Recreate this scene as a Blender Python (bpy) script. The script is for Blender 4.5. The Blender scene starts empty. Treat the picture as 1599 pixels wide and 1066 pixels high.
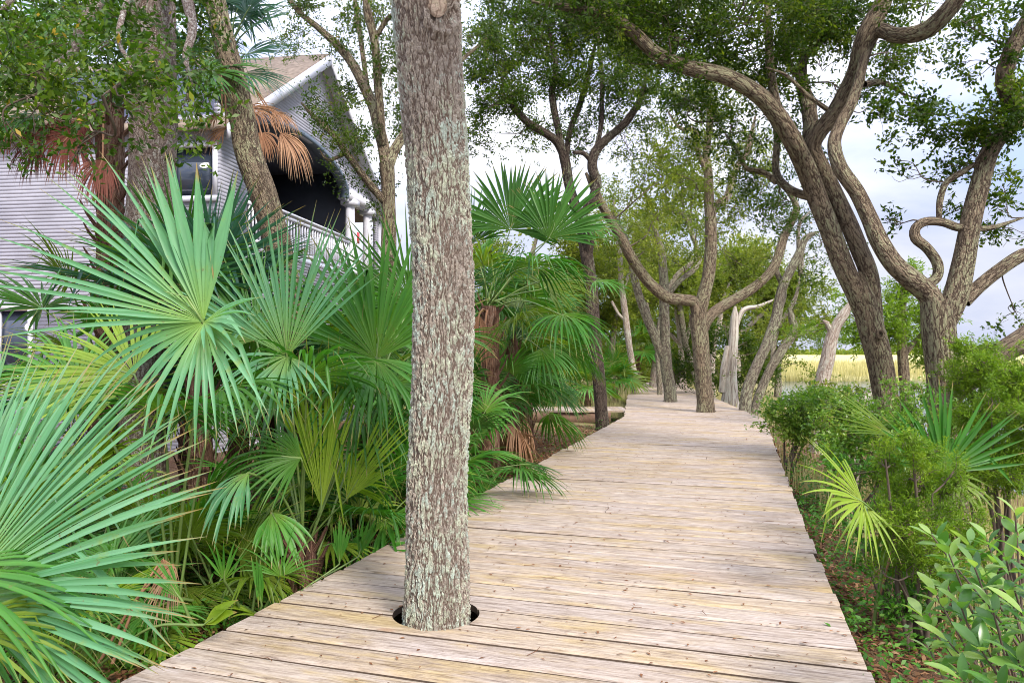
import bpy, math, random
import numpy as np
from mathutils import Vector

C = bpy.context.scene
COL = C.collection

# ------------------------------------------------------------------ camera, sky, sun, exposure
EYE, F, PX0, HOR = 1.6, 1150.0, 799.5, 548.0
cam = bpy.data.objects.new('camera', bpy.data.cameras.new('camera'))
COL.objects.link(cam)
cam.location = (0, 0, EYE)
cam.rotation_euler = (math.radians(90), 0, 0)
cam.data.sensor_width = 36.0
cam.data.lens = 36.0 * F / 1599.0
cam.data.shift_y = (HOR - 533.0) / 1599.0
cam.data.clip_start = 0.05
cam.data.clip_end = 3000
C.camera = cam

SUN_EL, SUN_AZ = 40.0, 148.0         # azimuth clockwise from +Y: behind the camera, to the right
SUN_W, SKY_W, EXPO = 2.5, 0.13, 1.2
w = bpy.data.worlds.new('World'); C.world = w; w.use_nodes = True
wn, wl = w.node_tree.nodes, w.node_tree.links
wn.clear()
wo = wn.new('ShaderNodeOutputWorld'); bg = wn.new('ShaderNodeBackground')
bg.inputs['Strength'].default_value = SKY_W
sky = wn.new('ShaderNodeTexSky'); sky.sky_type = 'NISHITA'; sky.sun_disc = False
sky.sun_elevation = math.radians(SUN_EL); sky.sun_rotation = math.radians(SUN_AZ)
tcw = wn.new('ShaderNodeTexCoord')
mpw = wn.new('ShaderNodeMapping'); mpw.inputs['Scale'].default_value = (1.0, 1.0, 2.6)
wl.new(tcw.outputs['Generated'], mpw.inputs['Vector'])
nz = wn.new('ShaderNodeTexNoise'); nz.inputs['Scale'].default_value = 2.2; nz.inputs['Detail'].default_value = 7
nz.inputs['Roughness'].default_value = 0.55; nz.inputs['Distortion'].default_value = 0.3
wl.new(mpw.outputs['Vector'], nz.inputs['Vector'])
cr = wn.new('ShaderNodeValToRGB')
cr.color_ramp.elements[0].position = 0.36; cr.color_ramp.elements[0].color = (2.15, 2.5, 3.8, 1)
cr.color_ramp.elements[1].position = 0.64; cr.color_ramp.elements[1].color = (4.3, 4.3, 4.5, 1)
wl.new(nz.outputs['Fac'], cr.inputs['Fac'])
cm = wn.new('ShaderNodeValToRGB')
cm.color_ramp.elements[0].position = 0.22; cm.color_ramp.elements[0].color = (.55, .55, .55, 1)
cm.color_ramp.elements[1].position = 0.42; cm.color_ramp.elements[1].color = (.96, .96, .96, 1)
wl.new(nz.outputs['Fac'], cm.inputs['Fac'])
mxw = wn.new('ShaderNodeMix'); mxw.data_type = 'RGBA'
wl.new(cm.outputs['Color'], mxw.inputs['Factor'])
wl.new(sky.outputs['Color'], mxw.inputs['A']); wl.new(cr.outputs['Color'], mxw.inputs['B'])
sxw = wn.new('ShaderNodeSeparateXYZ'); wl.new(tcw.outputs['Generated'], sxw.inputs[0])
zr = wn.new('ShaderNodeMapRange'); wl.new(sxw.outputs['Z'], zr.inputs['Value'])
for k_, x_ in zip(('From Min', 'From Max', 'To Min', 'To Max'), (0.12, 1.0, 0.80, 2.9)): zr.inputs[k_].default_value = x_
vm = wn.new('ShaderNodeVectorMath'); vm.operation = 'SCALE'
wl.new(mxw.outputs['Result'], vm.inputs[0]); wl.new(zr.outputs['Result'], vm.inputs['Scale'])
wl.new(vm.outputs['Vector'], bg.inputs['Color']); wl.new(bg.outputs['Background'], wo.inputs['Surface'])

sl = bpy.data.lights.new('sun', 'SUN'); sun = bpy.data.objects.new('sun', sl); COL.objects.link(sun)
sl.energy = SUN_W; sl.angle = math.radians(16); sl.color = (1.0, 0.93, 0.84)
az, el = math.radians(SUN_AZ), math.radians(SUN_EL)
sdir = Vector((math.sin(az) * math.cos(el), math.cos(az) * math.cos(el), math.sin(el)))
sun.rotation_euler = sdir.to_track_quat('Z', 'Y').to_euler()
sun.location = (0, -10, 40)
C.view_settings.view_transform = 'Standard'; C.view_settings.look = 'None'
C.view_settings.exposure = EXPO; C.view_settings.gamma = 1.0
C.render.engine = 'CYCLES'
C.cycles.max_bounces = 8; C.cycles.diffuse_bounces = 4; C.cycles.transmission_bounces = 4
C.cycles.use_denoising = True; C.cycles.filter_width = 1.0

# ------------------------------------------------------------------ helpers
def W(px, py, d):
    return np.array([(px - PX0) / F * d, d, EYE + (HOR - py) / F * d])

def unit(v):
    v = np.asarray(v, float)
    return v / (np.linalg.norm(v, axis=-1, keepdims=True) + 1e-12)

class MB:
    """collects quads with two point attributes and links them as one mesh object"""
    def __init__(s): s.v, s.f, s.k, s.r, s.n = [], [], [], [], 0
    def add(s, v, f, k=None, r=None):
        v = np.asarray(v, np.float32).reshape(-1, 3); f = np.asarray(f, np.int32).reshape(-1, 4)
        s.v.append(v); s.f.append(f + s.n)
        s.k.append(v.copy() if k is None else np.asarray(k, np.float32).reshape(-1, 3))
        r = 0.5 if r is None else r
        s.r.append(np.full(len(v), r, np.float32) if np.isscalar(r) else np.asarray(r, np.float32))
        s.n += len(v)
    def mesh(s, name, m, smooth=False, origin=None):
        v = np.concatenate(s.v); f = np.concatenate(s.f); k = np.concatenate(s.k); r = np.concatenate(s.r)
        if origin is not None: v = v - np.asarray(origin, np.float32)
        me = bpy.data.meshes.new(name)
        me.vertices.add(len(v)); me.vertices.foreach_set('co', v.ravel())
        me.loops.add(f.size); me.loops.foreach_set('vertex_index', f.ravel())
        me.polygons.add(len(f)); me.polygons.foreach_set('loop_start', np.arange(len(f), dtype=np.int32) * 4)
        try: me.polygons.foreach_set('loop_total', np.full(len(f), 4, np.int32))
        except Exception: pass
        if smooth: me.polygons.foreach_set('use_smooth', np.ones(len(f), bool))
        a = me.attributes.new('bk', 'FLOAT_VECTOR', 'POINT'); a.data.foreach_set('vector', k.ravel())
        a = me.attributes.new('rnd', 'FLOAT', 'POINT'); a.data.foreach_set('value', r)
        me.update(calc_edges=True)
        me.materials.append(m)
        return me
    def build(s, name, m, parent=None, smooth=False, origin=None):
        if parent is not None and origin is None: origin = ROOT_AT.get(parent.name, (0, 0, 0))
        o = bpy.data.objects.new(name, s.mesh(name, m, smooth, origin)); COL.objects.link(o)
        if parent is not None: o.parent = parent
        elif origin is not None: o.location = origin
        ROOT_AT[o.name] = origin if origin is not None else (0, 0, 0)
        return o
ROOT_AT = {}

def tag(o, label, cat, group=None, kind=None):
    if label: o['label'] = label
    if cat: o['category'] = cat
    if group: o['group'] = group
    if kind: o['kind'] = kind
    return o
def thing(name, loc, label, cat, group=None):
    o = bpy.data.objects.new(name, None); COL.objects.link(o); o.location = [float(x) for x in loc]
    o.empty_display_size = 0.2
    ROOT_AT[o.name] = np.asarray(loc, float)
    return tag(o, label, cat, group)

def grid_quads(n, m, closed=False):
    i = np.arange(n - 1)[:, None]; j = np.arange(m if closed else m - 1)[None, :]
    j2 = (j + 1) % m
    return np.stack([i * m + j + 0 * i, i * m + j2 + 0 * i, (i + 1) * m + j2, (i + 1) * m + j + 0 * i], -1).reshape(-1, 4)

def smooth_path(P, R, step):
    """Catmull-Rom through points, resampled"""
    P = np.asarray(P, float); R = np.asarray(R, float)
    if len(P) == 2:
        n = max(2, int(np.linalg.norm(P[1] - P[0]) / step) + 1); t = np.linspace(0, 1, n)[:, None]
        return P[0] + (P[1] - P[0]) * t, R[0] + (R[1] - R[0]) * t[:, 0]
    E = np.vstack([2 * P[0] - P[1], P, 2 * P[-1] - P[-2]])
    out, rr = [], []
    for i in range(len(P) - 1):
        p0, p1, p2, p3 = E[i:i + 4]
        n = max(2, int(np.linalg.norm(p2 - p1) / step) + 1)
        t = np.linspace(0, 1, n, endpoint=(i == len(P) - 2))[:, None]
        out.append(0.5 * ((2 * p1) + (-p0 + p2) * t + (2 * p0 - 5 * p1 + 4 * p2 - p3) * t ** 2 + (-p0 + 3 * p1 - 3 * p2 + p3) * t ** 3))
        rr.append(R[i] + (R[i + 1] - R[i]) * t[:, 0])
    return np.vstack(out), np.concatenate(rr)

def tube(mb, P, R, seg=10, step=0.15, rough=0.0, rng=None, rnd=0.5, ready=False, flat=1.0):
    if not ready: P, R = smooth_path(P, R, step)
    n = len(P)
    T = unit(np.gradient(P, axis=0))
    ref = np.array([0, 1.0, 0]) if abs(T[0][1]) < 0.9 else np.array([1.0, 0, 0])
    U = np.zeros_like(P); u = unit(ref - T[0] * np.dot(ref, T[0]))
    for i in range(n):
        u = unit(u - T[i] * np.dot(u, T[i])); U[i] = u
    V = np.cross(T, U)
    a = np.linspace(0, 2 * math.pi, seg, endpoint=False)
    ln = np.concatenate([[0], np.cumsum(np.linalg.norm(np.diff(P, axis=0), axis=1))])
    rad = R[:, None] * np.ones((1, seg))
    if rough and rng is not None:
        ph = rng.uniform(0, 6.28, 6)
        L = ln[:, None]; A = a[None, :]
        rad = rad * (1 + rough * (np.sin(2 * A + 2.1 * L + ph[0]) * .5 + np.sin(3 * A - 3.3 * L + ph[1]) * .35 + np.sin(A + 7.7 * L + ph[2]) * .3
                                  + np.sin(5 * L / (R.mean() * 8 + .1) + ph[3]) * .25))
    v = P[:, None, :] + rad[..., None] * (U[:, None, :] * np.cos(a)[None, :, None] + V[:, None, :] * np.sin(a)[None, :, None] * flat)
    rm = float(R.mean())
    off = 0 if rng is None else rng.uniform(0, 40)
    k = np.stack([np.cos(a)[None, :] * np.full((n, 1), rm), np.sin(a)[None, :] * np.full((n, 1), rm), ln[:, None] + np.zeros((1, seg)) + off], -1)
    mb.add(v, grid_quads(n, seg, True), k, rnd)
    return P, R

def box(mb, lo, hi, M=None, rnd=0.5):
    x0, y0, z0 = lo; x1, y1, z1 = hi
    v = np.array([[x0, y0, z0], [x1, y0, z0], [x1, y1, z0], [x0, y1, z0], [x0, y0, z1], [x1, y0, z1], [x1, y1, z1], [x0, y1, z1]], float)
    if M is not None: v = M(v)
    mb.add(v, [[0, 3, 2, 1], [4, 5, 6, 7], [0, 1, 5, 4], [1, 2, 6, 5], [2, 3, 7, 6], [3, 0, 4, 7]], None, rnd)

# ------------------------------------------------------------------ materials
def newmat(name):
    m = bpy.data.materials.new(name); m.use_nodes = True
    n, l = m.node_tree.nodes, m.node_tree.links
    return m, n, l, n['Principled BSDF'], n['Material Output']
def attr(n, name):
    a = n.new('ShaderNodeAttribute'); a.attribute_name = name; return a
def noise(n, l, vec, scale, detail=4, rough=0.55, dist=0.0):
    t = n.new('ShaderNodeTexNoise'); t.inputs['Scale'].default_value = scale; t.inputs['Detail'].default_value = detail
    t.inputs['Roughness'].default_value = rough; t.inputs['Distortion'].default_value = dist
    if vec is not None: l.new(vec, t.inputs['Vector'])
    return t
def mapping(n, l, vec, sc):
    t = n.new('ShaderNodeMapping'); t.inputs['Scale'].default_value = sc; l.new(vec, t.inputs['Vector']); return t.outputs['Vector']
def ramp(n, l, fac, stops):
    r = n.new('ShaderNodeValToRGB'); e = r.color_ramp.elements
    while len(e) < len(stops): e.new(0.5)
    for i, (p, c) in enumerate(stops):
        e[i].position = p; e[i].color = (*c, 1) if len(c) == 3 else c
    l.new(fac, r.inputs['Fac']); return r.outputs['Color']
def mix(n, l, fac, a, b, mode='MIX'):
    t = n.new('ShaderNodeMix'); t.data_type = 'RGBA'; t.blend_type = mode
    for s, x in (('Factor', fac), ('A', a), ('B', b)):
        i = t.inputs[s] if s == 'Factor' else [q for q in t.inputs if q.name == s and q.type == 'RGBA'][0]
        if hasattr(x, 'links') or hasattr(x, 'is_output'): l.new(x, i)
        else: i.default_value = x if s == 'Factor' else (*x, 1)
    return [q for q in t.outputs if q.type == 'RGBA'][0]
def maprange(n, l, v, a, b, c=0.0, d=1.0):
    t = n.new('ShaderNodeMapRange'); l.new(v, t.inputs['Value'])
    for k, x in zip(('From Min', 'From Max', 'To Min', 'To Max'), (a, b, c, d)): t.inputs[k].default_value = x
    return t.outputs['Result']
def math_(n, l, op, a, b=None):
    t = n.new('ShaderNodeMath'); t.operation = op
    for i, x in enumerate((a, b)):
        if x is None: continue
        if hasattr(x, 'is_output'): l.new(x, t.inputs[i])
        else: t.inputs[i].default_value = x
    return t.outputs[0]
def bump(n, l, h, strength, dist, bsdf):
    b = n.new('ShaderNodeBump'); b.inputs['Strength'].default_value = strength; b.inputs['Distance'].default_value = dist
    l.new(h, b.inputs['Height']); l.new(b.outputs['Normal'], bsdf.inputs['Normal'])

def leaf_mat(name, stops, trans=0.35, rough=0.45, spec=0.4, tcol=None):
    m, n, l, b, o = newmat(name)
    a = attr(n, 'rnd')
    col = ramp(n, l, a.outputs['Fac'], stops)
    l.new(col, b.inputs['Base Color']); b.inputs['Roughness'].default_value = rough
    b.inputs['Specular IOR Level'].default_value = spec
    t = n.new('ShaderNodeBsdfTranslucent')
    tc = mix(n, l, 1.0, col, tcol or (1.5, 1.6, .7), 'MULTIPLY'); l.new(tc, t.inputs['Color'])
    ms = n.new('ShaderNodeMixShader'); ms.inputs['Fac'].default_value = trans
    l.new(b.outputs['BSDF'], ms.inputs[1]); l.new(t.outputs['BSDF'], ms.inputs[2]); l.new(ms.outputs['Shader'], o.inputs['Surface'])
    return m

def palm_mat(name, cols, hub, tip=(.32, .22, .09), trans=0.34, rough=0.42, spec=0.35, tip0=0.93):
    """bk = (distance along leaflet 0..1, leaflet angle, leaflet number); rnd = leaflet/frond variation"""
    m, n, l, b, o = newmat(name)
    a = attr(n, 'rnd'); k = attr(n, 'bk')
    sp = n.new('ShaderNodeSeparateXYZ'); l.new(k.outputs['Vector'], sp.inputs[0])
    col = ramp(n, l, a.outputs['Fac'], [(i / (len(cols) - 1), c) for i, c in enumerate(cols)])
    st = noise(n, l, mapping(n, l, k.outputs['Vector'], (1.2, 60, 3)), 4, 3)
    col = mix(n, l, 0.3, col, ramp(n, l, st.outputs['Fac'], [(.3, (.55, .55, .5)), (.7, (1.4, 1.45, 1.3))]), 'MULTIPLY')
    col = mix(n, l, maprange(n, l, sp.outputs['X'], 0.0, 0.42, .75, 0), col, hub)
    tcn = n.new('ShaderNodeTexCoord'); sn = noise(n, l, tcn.outputs['Object'], 9, 5, .7)
    col = mix(n, l, maprange(n, l, sn.outputs['Fac'], .58, .72, 0, .55), col, (hub[0] * .9, hub[1] * .75, hub[2] * .8))
    col = mix(n, l, maprange(n, l, noise(n, l, tcn.outputs['Object'], 38, 3, .6).outputs['Fac'], .66, .72, 0, .6), col, (.16, .10, .04))
    tv = math_(n, l, 'ADD', sp.outputs['X'], maprange(n, l, st.outputs['Fac'], .3, .7, -.10, .10))
    col = mix(n, l, maprange(n, l, tv, tip0 - .04, tip0 + .04), col, tip)
    l.new(col, b.inputs['Base Color']); b.inputs['Roughness'].default_value = rough; b.inputs['Specular IOR Level'].default_value = spec
    t = n.new('ShaderNodeBsdfTranslucent')
    l.new(mix(n, l, 1.0, col, (1.5, 1.6, .6), 'MULTIPLY'), t.inputs['Color'])
    ms = n.new('ShaderNodeMixShader'); ms.inputs['Fac'].default_value = trans
    l.new(b.outputs['BSDF'], ms.inputs[1]); l.new(t.outputs['BSDF'], ms.inputs[2]); l.new(ms.outputs['Shader'], o.inputs['Surface'])
    return m

def bark_mat(name, c1, c2, c3, lichen, lamt, plate=26, stretch=.3, disp=False, bstr=.9, bdist=.02, lichen2=None):
    """c1 inner bark between plates, c2/c3 plate colours"""
    m, n, l, b, o = newmat(name)
    k = attr(n, 'bk').outputs['Vector']
    def furrow(scale, zs, wid, dist):
        q = noise(n, l, mapping(n, l, k, (1, 1, zs)), scale, 3, .6, dist)
        return maprange(n, l, math_(n, l, 'ABSOLUTE', math_(n, l, 'SUBTRACT', q.outputs['Fac'], .5)), 0.0, wid)
    f1 = furrow(plate * .8, stretch * .8, .085, .12); f2 = furrow(plate * 1.7, stretch * 1.2, .09, .12); f3 = furrow(plate * .8, stretch * 3.2, .03, .2)
    fine = noise(n, l, mapping(n, l, k, (1, 1, .5)), plate * 3.4, 5, .7)
    med = noise(n, l, mapping(n, l, k, (1, 1, .4)), 14, 4)
    crack = math_(n, l, 'MULTIPLY', f1, math_(n, l, 'ADD', .45, math_(n, l, 'MULTIPLY', f2, .55)))
    h = math_(n, l, 'ADD', math_(n, l, 'MULTIPLY', crack, math_(n, l, 'ADD', .5, math_(n, l, 'MULTIPLY', f3, .35))), math_(n, l, 'ADD', math_(n, l, 'MULTIPLY', fine.outputs['Fac'], .45), math_(n, l, 'MULTIPLY', med.outputs['Fac'], .3)))
    pc = mix(n, l, maprange(n, l, fine.outputs['Fac'], .35, .65), c2, c3)
    pc = mix(n, l, .5, pc, ramp(n, l, med.outputs['Fac'], [(.3, (.7, .66, .64)), (.7, (1.25, 1.25, 1.22))]), 'MULTIPLY')
    col = mix(n, l, maprange(n, l, crack, 0.05, .5), c1, pc)
    big = noise(n, l, mapping(n, l, k, (1, 1, .6)), 2.4, 5, .6)
    fleck = noise(n, l, mapping(n, l, k, (1, 1, .6)), 34, 3, .6)
    lf = math_(n, l, 'ADD', big.outputs['Fac'], math_(n, l, 'ADD', math_(n, l, 'MULTIPLY', math_(n, l, 'SUBTRACT', fleck.outputs['Fac'], .5), .7), math_(n, l, 'MULTIPLY', math_(n, l, 'SUBTRACT', fine.outputs['Fac'], .5), .4)))
    lm = maprange(n, l, lf, .60 - lamt, .68 - lamt)
    lm = math_(n, l, 'MULTIPLY', lm, maprange(n, l, crack, .25, .75))
    lc = mix(n, l, maprange(n, l, noise(n, l, k, 5, 3).outputs['Fac'], .42, .58), lichen, lichen2 or lichen)
    col = mix(n, l, math_(n, l, 'MULTIPLY', lm, .85), col, lc)
    l.new(col, b.inputs['Base Color']); b.inputs['Roughness'].default_value = .9; b.inputs['Specular IOR Level'].default_value = .15
    if disp:
        d = n.new('ShaderNodeDisplacement'); d.inputs['Scale'].default_value = .022; d.inputs['Midlevel'].default_value = .8
        l.new(h, d.inputs['Height']); l.new(d.outputs[0], o.inputs['Displacement']); m.displacement_method = 'BOTH'
    else: bump(n, l, h, bstr, bdist, b)
    return m

def plain(name, c, rough=.7, var=.15, scale=6, spec=.3, bstr=0):
    m, n, l, b, o = newmat(name)
    tc = n.new('ShaderNodeTexCoord')
    z = noise(n, l, tc.outputs['Object'], scale, 5)
    col = mix(n, l, maprange(n, l, z.outputs['Fac'], .3, .7), tuple(x * (1 - var) for x in c), tuple(min(1, x * (1 + var)) for x in c))
    l.new(col, b.inputs['Base Color']); b.inputs['Roughness'].default_value = rough; b.inputs['Specular IOR Level'].default_value = spec
    if bstr: bump(n, l, noise(n, l, tc.outputs['Object'], scale * 8, 5).outputs['Fac'], bstr, .01, b)
    return m

M = {}
M['bark_front'] = bark_mat('bark_hero', (.125, .088, .068), (.265, .22, .18), (.43, .375, .315), (.48, .52, .38), .17, 38, .3, True, lichen2=(.44, .53, .45))
M['bark_oak'] = bark_mat('bark_oak', (.085, .058, .042), (.25, .185, .125), (.47, .37, .255), (.48, .47, .28), .11, 24, .30, bstr=1, bdist=.07)
M['bark_dark'] = bark_mat('bark_dark', (.035, .025, .02), (.085, .062, .05), (.17, .13, .10), (.3, .31, .2), .06, 22, .32, bstr=1, bdist=.05)
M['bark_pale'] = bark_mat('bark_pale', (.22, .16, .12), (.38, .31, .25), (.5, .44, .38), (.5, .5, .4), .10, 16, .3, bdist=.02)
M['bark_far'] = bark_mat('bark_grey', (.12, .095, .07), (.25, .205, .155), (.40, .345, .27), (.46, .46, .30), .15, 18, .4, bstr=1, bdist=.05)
M['bark_left'] = bark_mat('bark_left', (.13, .085, .07), (.27, .20, .165), (.45, .37, .31), (.60, .57, .50), .12, 34, .6, bstr=1, bdist=.03)
M['scar'] = bark_mat('scar_wood', (.2, .14, .10), (.36, .27, .21), (.46, .36, .28), (.4, .33, .24), .02, 20, .5, bdist=.008)
M['wood_dead'] = bark_mat('wood_dead', (.22, .18, .15), (.42, .37, .32), (.56, .51, .45), (.5, .5, .42), .05, 12, .08, bdist=.01)
M['twig'] = plain('twig_bark', (.10, .075, .055), .9)
M['boot'] = bark_mat('palm_boot', (.07, .03, .02), (.17, .085, .055), (.31, .18, .125), (.33, .24, .18), .05, 40, .12, bdist=.02)

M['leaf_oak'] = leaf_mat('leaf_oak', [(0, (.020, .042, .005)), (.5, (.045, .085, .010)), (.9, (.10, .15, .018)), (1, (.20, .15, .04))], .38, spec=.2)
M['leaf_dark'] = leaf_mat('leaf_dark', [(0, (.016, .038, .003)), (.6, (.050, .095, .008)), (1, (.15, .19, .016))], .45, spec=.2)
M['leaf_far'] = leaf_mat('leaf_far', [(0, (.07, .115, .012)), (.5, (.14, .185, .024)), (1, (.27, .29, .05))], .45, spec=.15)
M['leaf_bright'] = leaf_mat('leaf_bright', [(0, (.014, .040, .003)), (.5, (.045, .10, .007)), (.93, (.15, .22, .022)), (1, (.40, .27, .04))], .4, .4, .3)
M['leaf_cedar'] = leaf_mat('leaf_cedar', [(0, (.06, .12, .008)), (.5, (.13, .23, .015)), (1, (.24, .33, .03))], .42, spec=.2)
M['leaf_shrub'] = leaf_mat('leaf_shrub', [(0, (.05, .13, .014)), (.5, (.13, .25, .03)), (1, (.30, .37, .07))], .45, .4, .4)
M['leaf_bay'] = leaf_mat('leaf_bay', [(0, (.035, .11, .018)), (.5, (.085, .21, .035)), (1, (.25, .37, .085))], .42, .28, .6)
M['leaf_dry'] = leaf_mat('leaf_dry', [(0, (.10, .04, .02)), (.5, (.21, .10, .05)), (.85, (.33, .19, .10)), (1, (.46, .35, .22))], .1, .8, .1, (1, .8, .6))
M['leaf_grass'] = leaf_mat('leaf_grass', [(0, (.26, .24, .11)), (.5, (.42, .37, .19)), (1, (.58, .52, .30))], .3, .7, .1)
M['leaf_herb'] = leaf_mat('leaf_herb', [(0, (.03, .10, .012)), (.6, (.07, .20, .02)), (1, (.17, .30, .04))], .38, .45, .3)

M['palm_blue'] = palm_mat('palm_blue', [(.055, .19, .075), (.125, .31, .155), (.23, .43, .27)], (.26, .38, .05))
M['palm_green'] = palm_mat('palm_green', [(.025, .11, .012), (.055, .19, .022), (.12, .29, .06)], (.15, .27, .03))
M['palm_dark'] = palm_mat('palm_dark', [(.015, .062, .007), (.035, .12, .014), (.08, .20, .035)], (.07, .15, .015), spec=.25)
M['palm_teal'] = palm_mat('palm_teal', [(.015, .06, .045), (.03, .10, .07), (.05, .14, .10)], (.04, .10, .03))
M['palm_lime'] = palm_mat('palm_lime', [(.13, .23, .015), (.22, .33, .03), (.32, .42, .07)], (.30, .38, .06), trans=.42)
M['palm_olive'] = palm_mat('palm_olive', [(.06, .12, .008), (.12, .19, .015), (.20, .27, .04)], (.16, .21, .03), trans=.42)
M['palm_dead'] = palm_mat('palm_dead', [(.16, .075, .045), (.28, .15, .09), (.42, .26, .17)], (.26, .13, .07), (.45, .34, .24), .15, .8, .1)
M['palm_rust'] = palm_mat('palm_rust', [(.10, .03, .03), (.18, .06, .05), (.30, .13, .10)], (.2, .08, .05), (.35, .2, .14), .15, .8, .1)
M['petiole'] = plain('petiole', (.13, .20, .05), .45, .2, 5, .5)
M['petiole_dead'] = plain('petiole_dead', (.26, .14, .08), .8, .2, 5, .1)

# ------------------------------------------------------------------ boardwalk frame: s runs along the walk, t across it (to the right)
AL = math.atan2(354.0, F); HS, HT = np.array([math.sin(AL), math.cos(AL)]), np.array([math.cos(AL), -math.sin(AL)])
def st(X, Y): return X * HS[0] + Y * HS[1], X * HT[0] + Y * HT[1]
def xy(s, t): return s * HS[0] + t * HT[0], s * HS[1] + t * HT[1]
def deck_px(px, py):
    d = F * EYE / (py - HOR); return st((px - PX0) / F * d, d)
EL = [(-1.0, None)] + [deck_px(*p) for p in [(190, 1066), (620, 842), (975, 650), (980, 617), (998, 603), (1010, 597)]]
ER = [(-1.0, None)] + [deck_px(*p) for p in [(1365, 1066), (1272, 860), (1195, 655), (1130, 627), (1090, 610), (1060, 597)]]
EL[0] = (-1.0, EL[1][1] - .02); ER[0] = (-1.0, ER[1][1] + .01)
ls, lt = zip(*EL); rs, rt = zip(*ER)
S_END = min(ls[-1], rs[-1]) - .2
tL = lambda s: np.interp(s, ls, lt)
tR = lambda s: np.interp(s, rs, rt)

def gh(X, Y):
    """ground height"""
    X = np.asarray(X, float); Y = np.asarray(Y, float)
    s, t = st(X, Y)
    r = np.maximum(t - tR(s), 0); q = np.maximum(tL(s) - t, 0)
    sh = np.clip((Y - 22) / 20, 0, 1)
    z = -0.36 - .14 * np.maximum(r - sh * 1.2, 0)
    z = z + np.minimum(q * .015, .25)
    z = np.maximum(z, -2.4)
    m = np.clip((Y - 64 + 3 * np.sin(X * .08) + .1 * X) / 6, 0, 1) * np.clip(r / 5, 0, 1)   # the marsh across the creek
    z = z * (1 - m) + (-.62) * m
    return z + .025 * np.sin(X * 2.3 + Y * .7) * np.sin(Y * 1.9 - X * .8) * (1 - m) + .012 * np.sin(X * 7.1) * np.sin(Y * 6.3)

# ---- ground, water
def make_ground():
    m, n, l, b, o = newmat('leaf_mould')
    tc = n.new('ShaderNodeTexCoord'); P = tc.outputs['Object']
    a = noise(n, l, P, 1.1, 6, .6); f = noise(n, l, P, 22, 6, .7); g = noise(n, l, P, 90, 3, .6)
    col = ramp(n, l, f.outputs['Fac'], [(.28, (.055, .03, .02)), (.48, (.13, .07, .042)), (.62, (.22, .125, .075)), (.78, (.33, .23, .15))])
    col = mix(n, l, maprange(n, l, a.outputs['Fac'], .45, .6, 0, .5), col, (.19, .15, .08))
    col = mix(n, l, .5, col, ramp(n, l, g.outputs['Fac'], [(.3, (.6, .6, .6)), (.7, (1.4, 1.4, 1.4))]), 'MULTIPLY')
    # dry yellow grass takes over away from the walk
    sp = n.new('ShaderNodeSeparateXYZ'); l.new(P, sp.inputs[0])
    far = maprange(n, l, math_(n, l, 'ADD', sp.outputs['Y'], maprange(n, l, a.outputs['Fac'], .3, .7, -6, 6)), 17, 25)
    gr = ramp(n, l, f.outputs['Fac'], [(.3, (.17, .15, .06)), (.7, (.34, .30, .13))])
    col = mix(n, l, far, col, gr)
    msh = maprange(n, l, sp.outputs['Y'], 58, 64)
    big = noise(n, l, mapping(n, l, P, (.3, 1, 1)), .09, 5, .6)
    gm = ramp(n, l, big.outputs['Fac'], [(.35, (.40, .37, .16)), (.5, (.55, .48, .24)), (.65, (.44, .43, .18)), (.75, (.62, .54, .36))])
    col = mix(n, l, msh, col, gm)
    l.new(col, b.inputs['Base Color']); b.inputs['Roughness'].default_value = .95; b.inputs['Specular IOR Level'].default_value = .1
    bump(n, l, math_(n, l, 'ADD', f.outputs['Fac'], g.outputs['Fac']), .8, .05, b)
    mb = MB()
    ys = np.concatenate([np.arange(-6, 30, .35), np.arange(30, 90, 1.2), np.geomspace(90, 1500, 24)])
    xs = np.concatenate([-np.geomspace(40, 1500, 14)[::-1], np.arange(-30, 30, .4), np.geomspace(30, 1500, 22)])
    X, Y = np.meshgrid(xs, ys)
    mb.add(np.stack([X, Y, gh(X, Y)], -1), grid_quads(len(ys), len(xs)))
    o = mb.build('ground', m, smooth=True); tag(o, None, None, kind='structure')
    m, n, l, b, _ = newmat('creek_water')
    tc = n.new('ShaderNodeTexCoord')
    b.inputs['Base Color'].default_value = (.05, .07, .07, 1); b.inputs['Roughness'].default_value = .12
    b.inputs['Specular IOR Level'].default_value = .8
    bump(n, l, noise(n, l, mapping(n, l, tc.outputs['Object'], (1, 2.5, 1)), 2.2, 4).outputs['Fac'], .15, .05, b)
    mb = MB()
    xs = np.linspace(2, 200, 60); ys = np.linspace(2, 90, 40); X, Y = np.meshgrid(xs, ys)
    mb.add(np.stack([X, Y, np.full_like(X, -.92)], -1), grid_quads(40, 60))
    tag(mb.build('water', m, smooth=True), None, None, kind='structure')
make_ground()

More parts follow.
